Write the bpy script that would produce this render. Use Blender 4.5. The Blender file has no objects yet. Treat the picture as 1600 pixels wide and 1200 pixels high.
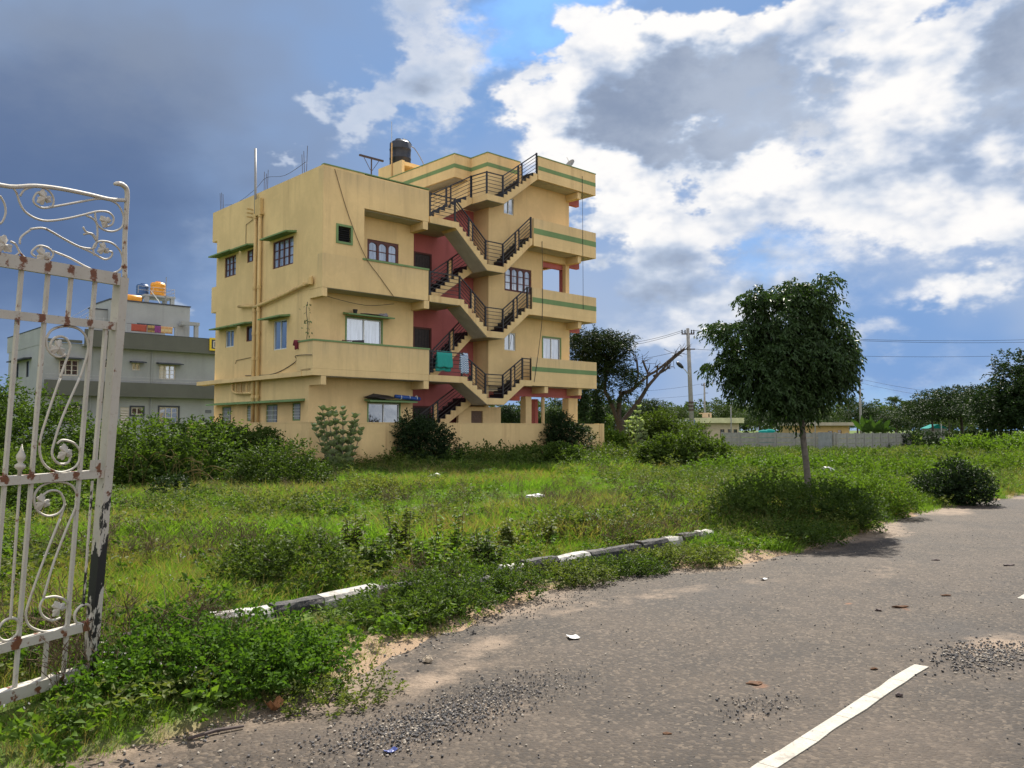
import bpy, bmesh, math, random
import numpy as np
from mathutils import Vector, Matrix

random.seed(7); RNG = np.random.default_rng(11)
SC = bpy.context.scene
COL = SC.collection
rad = math.radians

# ------------------------------------------------------------------ camera
F_PX, EYE, PITCH = 1310.0, 1.6, math.atan(72 / 1310.0)
cam_d = bpy.data.cameras.new("camera"); cam = bpy.data.objects.new("camera", cam_d); COL.objects.link(cam)
cam.location = (0, 0, EYE); cam.rotation_euler = (math.pi / 2 + PITCH, 0, 0)
cam_d.sensor_width = 36.0; cam_d.lens = 36.0 * F_PX / 1600.0
cam_d.clip_start = 0.05; cam_d.clip_end = 6000
SC.camera = cam

# ------------------------------------------------------------------ light, sky, exposure
SUN_EL, SUN_AZ = rad(49), rad(13)            # azimuth measured from +Y towards +X
SUN_DIR = Vector((math.sin(SUN_AZ) * math.cos(SUN_EL), math.cos(SUN_AZ) * math.cos(SUN_EL), math.sin(SUN_EL)))
SKY_STRENGTH, EXPOSURE = 0.10, 1.25
sun_d = bpy.data.lights.new("sun", 'SUN'); sun_d.energy = 4.2; sun_d.angle = rad(0.7); sun_d.color = (1.0, 0.93, 0.82)
sun = bpy.data.objects.new("sun", sun_d); COL.objects.link(sun)
sun.rotation_euler = (-SUN_DIR).to_track_quat('-Z', 'Y').to_euler()
SC.view_settings.view_transform = 'Standard'; SC.view_settings.look = 'None'
SC.view_settings.exposure = EXPOSURE; SC.view_settings.gamma = 1.0; SC.view_settings.use_curve_mapping = False
SC.cycles.use_denoising = True
SC.cycles.max_bounces = 6; SC.cycles.diffuse_bounces = 3; SC.cycles.transmission_bounces = 3; SC.cycles.transparent_max_bounces = 6
SC.cycles.caustics_reflective = False; SC.cycles.caustics_refractive = False

class NT:
    """small helper for node graphs"""
    def __init__(s, tree): s.t = tree; s.n = tree.nodes; s.l = tree.links
    def new(s, typ, **kw):
        nd = s.n.new(typ)
        for k, v in kw.items(): setattr(nd, k, v)
        return nd
    def put(s, sock, v):
        if isinstance(v, bpy.types.NodeSocket): s.l.new(v, sock)
        elif v is not None: sock.default_value = v
    def math(s, op, a, b=None, c=None, clamp=False):
        nd = s.new('ShaderNodeMath', operation=op, use_clamp=clamp)
        s.put(nd.inputs[0], a); s.put(nd.inputs[1], b)
        if c is not None: s.put(nd.inputs[2], c)
        return nd.outputs[0]
    def vmath(s, op, a, b=None):
        nd = s.new('ShaderNodeVectorMath', operation=op); s.put(nd.inputs[0], a)
        if b is not None: s.put(nd.inputs[1], b)
        return nd.outputs[1] if op in ('LENGTH', 'DOT_PRODUCT', 'DISTANCE') else nd.outputs[0]
    def mix(s, fac, a, b, blend='MIX'):
        nd = s.new('ShaderNodeMix', data_type='RGBA', blend_type=blend); nd.clamp_factor = True
        s.put(nd.inputs[0], fac); s.put(nd.inputs[6], a); s.put(nd.inputs[7], b)
        return nd.outputs[2]
    def ramp(s, v, lo, hi, a=0.0, b=1.0, smooth=True):
        nd = s.new('ShaderNodeMapRange', interpolation_type='SMOOTHSTEP' if smooth else 'LINEAR'); nd.clamp = True
        for i, x in enumerate((v, lo, hi, a, b)): s.put(nd.inputs[i], x)
        return nd.outputs[0]
    def noise(s, vec, scale, detail=3.0, rough=0.55, color=False, dist=0.0):
        nd = s.new('ShaderNodeTexNoise'); s.put(nd.inputs['Vector'], vec)
        nd.inputs['Scale'].default_value = scale; nd.inputs['Detail'].default_value = detail
        nd.inputs['Roughness'].default_value = rough; nd.inputs['Distortion'].default_value = dist
        return nd.outputs[1 if color else 0]
def rgb(r, g, b): return (r, g, b, 1.0)

def build_world():
    w = bpy.data.worlds.new("World"); SC.world = w; w.use_nodes = True
    w.cycles.sampling_method = 'MANUAL'; w.cycles.sample_map_resolution = 512
    g = NT(w.node_tree); g.n.clear()
    out = g.new('ShaderNodeOutputWorld'); bg = g.new('ShaderNodeBackground'); g.l.new(bg.outputs[0], out.inputs[0])
    bg.inputs[1].default_value = SKY_STRENGTH
    K = 1.0 / (SKY_STRENGTH * 2 ** EXPOSURE)           # cloud radiance is given as the picture shows it
    sky = g.new('ShaderNodeTexSky', sky_type='NISHITA', sun_disc=False)
    sky.sun_elevation = SUN_EL; sky.sun_rotation = SUN_AZ; sky.air_density = 1.0; sky.dust_density = 0.4; sky.ozone_density = 3.0
    tc = g.new('ShaderNodeTexCoord'); d = tc.outputs['Generated']
    sep = g.new('ShaderNodeSeparateXYZ'); g.l.new(d, sep.inputs[0]); X, Y, Z = sep.outputs
    az = g.math('MULTIPLY', g.math('ARCTAN2', X, Y), 180 / math.pi)
    el = g.math('MULTIPLY', g.math('ARCSINE', Z), 180 / math.pi)
    cmb = g.new('ShaderNodeCombineXYZ'); g.l.new(az, cmb.inputs[0]); g.l.new(el, cmb.inputs[1]); ae = cmb.outputs[0]
    dz = g.vmath('MULTIPLY', d, (1.0, 1.0, 1.7))
    w1 = g.noise(dz, 5.5, 5, 0.55, color=True); w2 = g.noise(dz, 17.0, 4, 0.6, color=True)
    wv = g.vmath('ADD', g.vmath('MULTIPLY', g.vmath('SUBTRACT', w1, (0.5, 0.5, 0.5)), (15, 10, 0)),
                 g.vmath('MULTIPLY', g.vmath('SUBTRACT', w2, (0.5, 0.5, 0.5)), (6.5, 5.5, 0)))
    wae = g.vmath('ADD', ae, wv)
    fb = g.noise(dz, 9.0, 9, 0.62); fb2 = g.noise(g.vmath('ADD', dz, (3.1, 1.7, 0.4)), 24.0, 6, 0.62)
    soft = g.noise(dz, 2.6, 4, 0.5)
    def blob(u, v, wu, wv_, amp, warp=True):
        """one cloud mass: centre and half widths in thousandths of the frame, turned into azimuth and elevation"""
        dd = pix_ray(u, v); a0 = math.degrees(math.atan2(dd[0], dd[1])); e0 = math.degrees(math.asin(dd[2] / np.linalg.norm(dd)))
        p = g.vmath('MULTIPLY', g.vmath('SUBTRACT', wae if warp else ae, (a0, e0, 0)), (1310 / (wu * 57.3), 1310 / (wv_ * 57.3), 0))
        return g.ramp(g.vmath('LENGTH', p), 0.15, 1.25, amp, 0.0)
    def field(lst, warp=True):
        s = None
        for b in lst:
            x = blob(*b, warp=warp); s = x if s is None else g.math('ADD', s, x)
        return s
    front = g.ramp(Y, -0.25, 0.45)                     # 1 ahead of the camera, where the clouds are seen against the sun
    # veil: flat slate cloud, dense on the left, thin and pale on the right
    leftness = g.ramp(g.math('ADD', az, g.math('MULTIPLY', g.math('SUBTRACT', soft, 0.5), 34)), 4.0, -30.0)
    slate = g.mix(g.ramp(el, 3, 25), rgb(.072, .132, .275), rgb(.240, .300, .420))
    slate = g.mix(g.ramp(soft, .40, .66), slate, rgb(.27, .385, .60))
    pale = g.mix(g.ramp(el, 1, 24), rgb(.42, .52, .70), rgb(.28, .42, .70))
    pale = g.mix(g.ramp(soft, .38, .65), pale, rgb(.22, .38, .69))
    veil = g.mix(leftness, pale, slate)
    veil = g.mix(front, rgb(.62, .70, .84), veil)
    veil = g.mix(g.math('MULTIPLY', g.math('MULTIPLY', blob(60, 330, 330, 230, .75), 1.0), front, clamp=True), veil, rgb(.095, .162, .325))
    blue = g.mix(0.55, g.vmath('MULTIPLY', sky.outputs[0], (0.75, 0.95, 1.1)), rgb(.10 * K, .33 * K, .80 * K))
    hole = field([(865, 25, 135, 75, 1.0), (760, 80, 70, 40, .5), (1290, 0, 90, 30, .5), (1190, 420, 110, 45, .28), (1420, 610, 120, 30, .2)])
    veilk = g.vmath('MULTIPLY', veil, (K, K, K))
    base = g.mix(g.math('MULTIPLY', hole, 0.95, clamp=True), veilk, blue)
    # cumulus: density, bright where thin (sun behind), grey where thick
    dens = field([(1080, 140, 215, 100, 1.0), (1230, 75, 210, 65, .75), (1430, 120, 200, 120, .62), (960, 100, 85, 65, .5),
                  (880, 150, 80, 75, .75), (845, 240, 85, 75, .55), (950, 255, 90, 75, .5), (1080, 215, 160, 55, .6),
                  (1500, 190, 150, 120, .55), (1560, 60, 90, 120, .8), (1190, 290, 115, 66, .74), (1090, 350, 150, 66, .60), (985, 400, 100, 66, .58),
                  (970, 300, 80, 70, .5), (1440, 290, 190, 85, .62), (1350, 250, 110, 70, .42), (1540, 445, 120, 40, .46), (1380, 515, 85, 30, .44), (1090, 490, 200, 66, .46),
                  (690, 60, 120, 160, .50), (610, 130, 75, 75, .46), (560, 180, 55, 42, .40), (457, 228, 34, 18, .52), (700, 190, 70, 60, .25),
                  (285, 480, 40, 25, .38), (1590, 340, 60, 70, .45), (1280, 380, 220, 100, .34), (1480, 590, 260, 50, .24), (400, 400, 190, 90, .16)])
    allover = g.math('MULTIPLY', g.ramp(g.noise(dz, 3.2, 5, 0.55), .42, .66), g.math('SUBTRACT', 1.0, front))
    dens = g.math('ADD', dens, g.math('MULTIPLY', allover, 0.9))
    tex = g.math('ADD', g.math('MULTIPLY', g.math('SUBTRACT', fb, 0.5), 1.25), g.math('MULTIPLY', g.math('SUBTRACT', fb2, 0.5), 0.40))
    den = g.math('ADD', dens, g.math('MULTIPLY', tex, g.ramp(dens, 0.0, 0.40)))
    sharp = g.ramp(el, 4, 14, .66, .46)
    cover = g.math('POWER', g.ramp(den, 0.08, sharp), 1.15)
    fb5 = g.noise(dz, 7.0, 4, 0.55); fbs = g.noise(g.vmath('ADD', dz, tuple(np.array(SUN_DIR) * 0.034)), 7.0, 4, 0.55)
    relief = g.math('SUBTRACT', fb5, fbs)               # sides of the billows turned to the sun
    bigb = g.noise(g.vmath('ADD', dz, (7.3, 2.2, 5.1)), 5.0, 6, 0.60)
    thick = g.ramp(g.math('ADD', field([(1125, 158, 165, 62, 1.05), (1010, 190, 95, 50, .75), (1585, 80, 80, 140, .9), (1060, 200, 150, 50, .55), (1250, 175, 100, 80, .45),
                                         (690, 40, 90, 150, .45), (1430, 320, 250, 100, .30), (1060, 430, 250, 80, .15), (1410, 90, 110, 60, .25), (1370, 190, 120, 60, .35), (1240, 230, 90, 50, .3)]),
                          g.math('MULTIPLY', tex, 0.95)), -0.20, 1.40)
    shine = g.math('ADD', g.math('MULTIPLY', relief, -3.4), g.math('MULTIPLY', g.math('SUBTRACT', bigb, 0.5), 2.2))
    shine = g.ramp(g.math('SUBTRACT', shine, g.math('MULTIPLY', thick, 1.15)), -1.40, 0.82)
    glow = field([(870, 170, 90, 80, .55), (855, 255, 90, 80, .6), (960, 290, 90, 70, .65), (990, 60, 80, 45, .5), (1110, 45, 120, 45, .55), (1330, 75, 140, 55, .45), (1200, 275, 90, 45, .45), (1440, 130, 110, 60, .3), (1500, 270, 90, 60, .25), (1130, 235, 110, 30, .4), (1530, 445, 90, 30, .4)])
    shine = g.math('ADD', shine, g.math('MULTIPLY', glow, .62), clamp=True)
    core = g.mix(g.ramp(bigb, .35, .65), rgb(.265, .330, .460), rgb(.440, .505, .625))
    half = g.mix(g.ramp(fb, .35, .65), rgb(.38, .49, .69), rgb(.54, .63, .78))
    edge_l = g.mix(g.ramp(az, 1, -9), rgb(1.03, 1.01, .99), rgb(.62, .68, .80))
    cl = g.mix(g.ramp(shine, .05, .72), core, half)
    cl = g.mix(g.ramp(shine, .40, 1.02), cl, edge_l)
    rim = g.math('MULTIPLY', g.math('MULTIPLY', g.ramp(den, .10, .30), g.ramp(den, .72, .34)), g.ramp(el, 9, 17))
    cl = g.mix(g.math('MULTIPLY', rim, .38), cl, edge_l)
    cl = g.mix(front, rgb(1.9, 1.86, 1.8), cl)         # unseen clouds behind the camera: front lit, and brightened to fill the shaded facades
    clk = g.vmath('MULTIPLY', cl, (K, K, K))
    col = g.mix(g.math('MULTIPLY', cover, 0.98), base, clk)
    below = g.ramp(Z, -0.01, -0.05)
    col = g.mix(below, col, rgb(.10 * K, .11 * K, .08 * K))
    g.l.new(col, bg.inputs[0])

def pix_ray(u, v):
    cp, sp = math.cos(PITCH), math.sin(PITCH); a = (u - 800) / F_PX; b = (600 - v) / F_PX
    return np.array([a, cp - b * sp, sp + b * cp])
def gnd(u, v, z=0.0):
    d = pix_ray(u, v); k = (z - EYE) / d[2]; return Vector((d[0] * k, d[1] * k, z))
def at(u, v, Y):
    d = pix_ray(u, v); k = Y / d[1]; return Vector((d[0] * k, Y, EYE + d[2] * k))
build_world()

# ------------------------------------------------------------------ materials
def new_mat(name):
    m = bpy.data.materials.new(name); m.use_nodes = True
    g = NT(m.node_tree); bs = m.node_tree.nodes['Principled BSDF']; return m, g, bs
def plain(name, c, rough=0.6, var=0.15, scale=8.0, metal=0.0, bump=0.0, spec=0.4):
    m, g, b = new_mat(name); tc = g.new('ShaderNodeTexCoord').outputs['Object']
    n = g.noise(tc, scale, 5, 0.6)
    k = g.ramp(n, 0.3, 0.7, 1 - var, 1 + var, smooth=False)
    g.put(b.inputs['Base Color'], g.vmath('MULTIPLY', tuple(c), g.vmath('MULTIPLY', (1, 1, 1), g_comb(g, k))))
    b.inputs['Roughness'].default_value = rough; b.inputs['Metallic'].default_value = metal
    b.inputs['Specular IOR Level'].default_value = spec
    if bump:
        bp = g.new('ShaderNodeBump'); bp.inputs['Strength'].default_value = bump; bp.inputs['Distance'].default_value = 0.02
        g.put(bp.inputs['Height'], g.noise(tc, scale * 6, 4)); g.l.new(bp.outputs[0], b.inputs['Normal'])
    return m
def g_comb(g, k):
    c = g.new('ShaderNodeCombineXYZ')
    for i in range(3): g.put(c.inputs[i], k)
    return c.outputs[0]
def paint(name, c, stain=(0.30, 0.20, 0.10), streak=0.5, base_dirt=0.5, rust=0.0, ledges=()):
    """outdoor wall paint: faded patches, rain streaks, splash dirt near the ground"""
    m, g, b = new_mat(name); tc = g.new('ShaderNodeTexCoord').outputs['Object']
    sp = g.new('ShaderNodeSeparateXYZ'); g.l.new(tc, sp.inputs[0]); z = sp.outputs[2]
    fade = g.noise(tc, 0.55, 5, 0.6); fine = g.noise(tc, 9.0, 5, 0.65)
    st = g.noise(g.vmath('MULTIPLY', tc, (1.9, 1.9, 0.13)), 1.0, 7, 0.70)
    col = g.mix(g.ramp(fade, .32, .70), rgb(*[x * 0.90 for x in c]), rgb(*[min(1, x * 1.08) for x in c]))
    col = g.mix(g.ramp(fine, .25, .75, 0, .22), col, rgb(*[x * 0.80 for x in c]))
    pt = g.noise(tc, 1.6, 3, .5, dist=1.2); col = g.mix(g.ramp(pt, .60, .64, 0, .16), col, rgb(*[min(1, x * 1.18) for x in c]))
    k = g.math('MULTIPLY', g.ramp(st, .47, .78), streak, clamp=True)
    col = g.mix(g.math('MULTIPLY', k, g.ramp(fade, .30, .6)), col, rgb(*stain))
    low = g.math('MULTIPLY', g.ramp(g.math('ADD', z, g.math('MULTIPLY', fade, 1.1)), 1.9, 0.3), base_dirt)
    col = g.mix(low, col, rgb(*[x * .8 for x in stain]))
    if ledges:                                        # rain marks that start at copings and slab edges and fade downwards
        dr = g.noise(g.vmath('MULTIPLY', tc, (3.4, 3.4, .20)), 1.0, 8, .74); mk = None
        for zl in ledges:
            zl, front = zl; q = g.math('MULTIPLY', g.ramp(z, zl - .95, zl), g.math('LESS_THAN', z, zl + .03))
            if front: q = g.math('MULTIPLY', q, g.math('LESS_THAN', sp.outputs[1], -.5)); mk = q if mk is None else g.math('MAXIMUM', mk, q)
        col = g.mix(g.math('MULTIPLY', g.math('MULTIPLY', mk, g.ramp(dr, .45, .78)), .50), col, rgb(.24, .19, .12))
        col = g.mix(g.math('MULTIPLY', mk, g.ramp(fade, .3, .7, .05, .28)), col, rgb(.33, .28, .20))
    if rust:
        r = g.noise(g.vmath('MULTIPLY', tc, (5.0, 5.0, .8)), 1.0, 5, .7)
        col = g.mix(g.math('MULTIPLY', g.ramp(r, .55, .72), rust), col, rgb(.22, .09, .03))
    g.put(b.inputs['Base Color'], col); b.inputs['Roughness'].default_value = 0.82; b.inputs['Specular IOR Level'].default_value = 0.25
    bp = g.new('ShaderNodeBump'); bp.inputs['Strength'].default_value = 0.25; bp.inputs['Distance'].default_value = 0.01
    g.put(bp.inputs['Height'], fine); g.l.new(bp.outputs[0], b.inputs['Normal'])
    return m
def pane_mat(name, c, mirror):
    """tinted window pane: a dark room behind, the sky mirrored in front"""
    m, g, b = new_mat(name); tc = g.new('ShaderNodeTexCoord').outputs['Object']
    cf = g.noise(g.vmath('MULTIPLY', tc, (9, 9, .8)), 1.0, 4, .6); g.put(b.inputs['Base Color'], g.mix(g.ramp(cf, .35, .65), rgb(*[x * .45 for x in c]), rgb(*[x * 1.35 for x in c]))); b.inputs['Roughness'].default_value = 0.35
    gl = g.new('ShaderNodeBsdfGlossy'); gl.inputs['Roughness'].default_value = 0.03; gl.inputs['Color'].default_value = rgb(.80, .88, 1.0)
    bp = g.new('ShaderNodeBump'); bp.inputs['Strength'].default_value = 0.05; bp.inputs['Distance'].default_value = 0.05
    g.put(bp.inputs['Height'], g.noise(tc, 1.7, 2)); g.l.new(bp.outputs[0], gl.inputs['Normal'])
    mx = g.new('ShaderNodeMixShader'); mx.inputs[0].default_value = mirror
    g.l.new(b.outputs[0], mx.inputs[1]); g.l.new(gl.outputs[0], mx.inputs[2])
    g.l.new(mx.outputs[0], m.node_tree.nodes['Material Output'].inputs[0]); return m
def leaf_mat(name, dark, light, trans=0.4, tcol=None, rough=0.6, spec=0.14, patch=0.35):
    m, g, b = new_mat(name)
    at_ = g.new('ShaderNodeAttribute', attribute_name='tint').outputs['Fac']
    oi = g.new('ShaderNodeObjectInfo')
    pn = g.noise(oi.outputs['Location'], patch, 4, 0.6)
    t = g.math('ADD', g.math('MULTIPLY', at_, 0.62), g.math('MULTIPLY', oi.outputs['Random'], 0.38))
    col = g.mix(t, rgb(*dark), rgb(*light))
    col = g.mix(g.ramp(pn, .42, .68, 0, .32), col, rgb(dark[0] * 1.9, dark[1] * 1.15, dark[2] * .9))
    g.put(b.inputs['Base Color'], col); b.inputs['Roughness'].default_value = rough; b.inputs['Specular IOR Level'].default_value = spec
    tr = g.new('ShaderNodeBsdfTranslucent')
    tk = tcol or (1.3, 1.4, .5)
    g.put(tr.inputs['Color'], g.vmath('MULTIPLY', col, tk))
    mx = g.new('ShaderNodeMixShader'); mx.inputs[0].default_value = trans
    g.l.new(b.outputs[0], mx.inputs[1]); g.l.new(tr.outputs[0], mx.inputs[2])
    g.l.new(mx.outputs[0], m.node_tree.nodes['Material Output'].inputs[0]); return m

M = {}
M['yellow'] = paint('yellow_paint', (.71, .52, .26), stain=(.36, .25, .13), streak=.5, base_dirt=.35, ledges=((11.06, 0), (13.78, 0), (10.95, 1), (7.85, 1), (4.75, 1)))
M['stair_yellow'] = paint('stair_yellow_paint', (.68, .50, .25), stain=(.36, .19, .08), streak=.8, base_dirt=.1)
M['compound'] = paint('compound_paint', (.66, .48, .235), stain=(.32, .17, .08), streak=.9, base_dirt=.75)
M['red'] = paint('red_paint', (.47, .145, .14), stain=(.16, .05, .04), streak=.45, base_dirt=.1)
M['green'] = paint('green_paint', (.17, .265, .115), stain=(.11, .12, .07), streak=.6, base_dirt=0)
M['soffit'] = plain('whitewashed_ceiling', (.44, .41, .36), .85, .12, 3)
M['granite'] = plain('black_granite', (.012, .013, .018), .35, .3, 30)
M['black_metal'] = plain('black_enamel', (.012, .012, .015), .4, .2, 20)
M['wood'] = plain('red_brown_wood', (.085, .022, .016), .5, .25, 14)
M['dark'] = plain('dark_interior', (.012, .012, .013), .6, .3, 10)
M['door'] = plain('dark_door', (.030, .022, .022), .55, .3, 12)
M['door_brown'] = plain('brown_door', (.11, .065, .04), .6, .25, 12)
M['alu'] = plain('pale_window_frame', (.62, .64, .62), .45, .1, 20)
M['pane_white'] = pane_mat('milky_pane', (.22, .26, .33), .24)
M['pane_blue'] = pane_mat('blue_pane', (.05, .10, .18), .34)
M['pane_dark'] = pane_mat('dark_pane', (.010, .012, .014), .20)
M['pvc'] = plain('grey_pvc', (.24, .24, .245), .5, .12, 6)
M['pipe'] = paint('pipe_paint', (.62, .44, .20), stain=(.26, .12, .05), streak=.9, base_dirt=.2, rust=.7)
M['tank_black'] = plain('black_tank_plastic', (.016, .018, .026), .38, .2, 10)
M['tank_yellow'] = plain('orange_tank_plastic', (.72, .30, .025), .45, .15, 6)
M['tank_blue'] = plain('blue_tank_plastic', (.035, .09, .22), .45, .15, 6)
M['steel'] = plain('galvanised_steel', (.40, .41, .42), .45, .2, 14, metal=.6)
M['rebar'] = plain('rusty_rebar', (.07, .05, .045), .8, .3, 30)
M['cable'] = plain('cable_sheath', (.018, .018, .02), .6, .2, 20)
M['brown_cable'] = plain('brown_cable_sheath', (.16, .10, .05), .7, .2, 20)
M['gold'] = plain('grille_yellow', (.52, .33, .14), .6, .2, 20)

# ------------------------------------------------------------------ mesh helpers
def link(o, parent=None):
    COL.objects.link(o)
    if parent is not None: o.parent = parent
    return o
def tag(o, label=None, cat=None, group=None, kind=None):
    if label: o['label'] = label
    if cat: o['category'] = cat
    if group: o['group'] = group
    if kind: o['kind'] = kind
    return o
def empty(name, loc=(0, 0, 0), rz=0.0, label=None, cat=None, group=None, kind=None):
    o = bpy.data.objects.new(name, None); link(o); o.location = loc; o.rotation_euler = (0, 0, rz)
    o.empty_display_size = 0.3
    return tag(o, label, cat, group, kind)
class MB:
    def __init__(s): s.v, s.f = [], []
    def add(s, vs, fs):
        k = len(s.v); s.v += [tuple(p) for p in vs]; s.f += [tuple(i + k for i in f) for f in fs]; return s
    def box(s, x0, x1, y0, y1, z0, z1):
        if x0 > x1: x0, x1 = x1, x0
        if y0 > y1: y0, y1 = y1, y0
        if z0 > z1: z0, z1 = z1, z0
        return s.add([(x, y, z) for z in (z0, z1) for y in (y0, y1) for x in (x0, x1)],
                     [(0, 2, 3, 1), (4, 5, 7, 6), (0, 1, 5, 4), (2, 6, 7, 3), (0, 4, 6, 2), (1, 3, 7, 5)])
    def prism(s, poly, a, b, m):
        """poly in 2-D pushed from a to b; m maps (p, q, depth) to xyz"""
        n = len(poly)
        return s.add([m(p, q, a) for p, q in poly] + [m(p, q, b) for p, q in poly],
                     [tuple(range(n)), tuple(range(2 * n - 1, n - 1, -1))] + [(i, (i + 1) % n, n + (i + 1) % n, n + i) for i in range(n)])
    def tube(s, pts, r, n=6, closed=False, cap=True):
        pts = [Vector(p) for p in pts]; N = len(pts); rs = r if isinstance(r, (list, tuple)) else [r] * N
        up = None; vs = []
        for i, p in enumerate(pts):
            t = (pts[(i + 1) % N] - pts[i - 1]) if closed else (pts[min(i + 1, N - 1)] - pts[max(i - 1, 0)])
            t = t.normalized() if t.length > 1e-9 else Vector((0, 0, 1))
            if up is None: up = Vector((0, 0, 1)) if abs(t.z) < .9 else Vector((1, 0, 0))
            x = t.cross(up); x = x.normalized() if x.length > 1e-6 else t.orthogonal().normalized()
            y = x.cross(t).normalized(); up = y
            for k in range(n):
                a = 2 * math.pi * (k + .5) / n; vs.append(p + (x * math.cos(a) + y * math.sin(a)) * rs[i])
        fs = []
        for i in range(N if closed else N - 1):
            j = (i + 1) % N
            for k in range(n): fs.append((i * n + k, i * n + (k + 1) % n, j * n + (k + 1) % n, j * n + k))
        if cap and not closed: fs += [tuple(range(n - 1, -1, -1)), tuple(range((N - 1) * n, N * n))]
        return s.add(vs, fs)
    def lathe(s, c, prof, n=16, ax=2):
        """prof: list of (radius, height) about an axis through c"""
        vs, fs = [], []
        for r, h in prof:
            for k in range(n):
                a = 2 * math.pi * k / n; p = [r * math.cos(a), r * math.sin(a), h]
                if ax == 0: p = [h, p[0], p[1]]
                elif ax == 1: p = [p[0], h, p[1]]
                vs.append((c[0] + p[0], c[1] + p[1], c[2] + p[2]))
        for i in range(len(prof) - 1):
            for k in range(n): fs.append((i * n + k, i * n + (k + 1) % n, (i + 1) * n + (k + 1) % n, (i + 1) * n + k))
        fs += [tuple(range(n - 1, -1, -1)), tuple(range((len(prof) - 1) * n, len(prof) * n))]
        return s.add(vs, fs)
    def mesh(s, name, mat, smooth=False):
        me = bpy.data.meshes.new(name); me.from_pydata(s.v, [], s.f)
        bm = bmesh.new(); bm.from_mesh(me); bmesh.ops.recalc_face_normals(bm, faces=bm.faces); bm.to_mesh(me); bm.free()
        if smooth: me.polygons.foreach_set('use_smooth', [True] * len(me.polygons))
        me.materials.append(mat); return me
    def build(s, name, mat, parent=None, smooth=False):
        return link(bpy.data.objects.new(name, s.mesh(name, mat, smooth)), parent)
def box(name, mat, parent, *b): return MB().box(*b).build(name, mat, parent)
def catmull(pts, n=6, closed=False):
    P = [Vector(p) for p in pts]; out = []; N = len(P)
    for i in range(N if closed else N - 1):
        p0, p1, p2, p3 = (P[(i - 1) % N], P[i], P[(i + 1) % N], P[(i + 2) % N]) if closed else (P[max(i - 1, 0)], P[i], P[i + 1], P[min(i + 2, N - 1)])
        for k in range(n):
            t = k / n
            out.append(.5 * ((2 * p1) + (p2 - p0) * t + (2 * p0 - 5 * p1 + 4 * p2 - p3) * t * t + (3 * p1 - p0 - 3 * p2 + p3) * t ** 3))
    if not closed: out.append(P[-1])
    return out
def wallgrid(mb, kind, a0, a1, z0, z1, p0, p1, ops=()):
    """a wall with real openings. kind 't': runs along s (x), thick in t (y); kind 's': runs along t (y), thick in s (x)"""
    As = sorted({a0, a1} | {min(max(x, a0), a1) for o in ops for x in o[:2]}); Zs = sorted({z0, z1} | {min(max(x, z0), z1) for o in ops for x in o[2:]})
    P = (lambda a, p, z: (a, p, z)) if kind == 't' else (lambda a, p, z: (p, a, z))
    nA, nZ = len(As) - 1, len(Zs) - 1
    def full(i, j):
        if i < 0 or j < 0 or i >= nA or j >= nZ: return False
        a, z = (As[i] + As[i + 1]) / 2, (Zs[j] + Zs[j + 1]) / 2
        return not any(o[0] < a < o[1] and o[2] < z < o[3] for o in ops)
    for i in range(nA):
        for j in range(nZ):
            if not full(i, j): continue
            a, b, c, d = As[i], As[i + 1], Zs[j], Zs[j + 1]
            for p in (p0, p1): mb.add([P(a, p, c), P(b, p, c), P(b, p, d), P(a, p, d)], [(0, 1, 2, 3)])
            if not full(i - 1, j): mb.add([P(a, p0, c), P(a, p1, c), P(a, p1, d), P(a, p0, d)], [(0, 1, 2, 3)])
            if not full(i + 1, j): mb.add([P(b, p0, c), P(b, p1, c), P(b, p1, d), P(b, p0, d)], [(0, 1, 2, 3)])
            if not full(i, j - 1): mb.add([P(a, p0, c), P(b, p0, c), P(b, p1, c), P(a, p1, c)], [(0, 1, 2, 3)])
            if not full(i, j + 1): mb.add([P(a, p0, d), P(b, p0, d), P(b, p1, d), P(a, p1, d)], [(0, 1, 2, 3)])
    return mb
def wall(name, mat, parent, *a, **k): return wallgrid(MB(), *a, **k).build(name, mat, parent)

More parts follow.
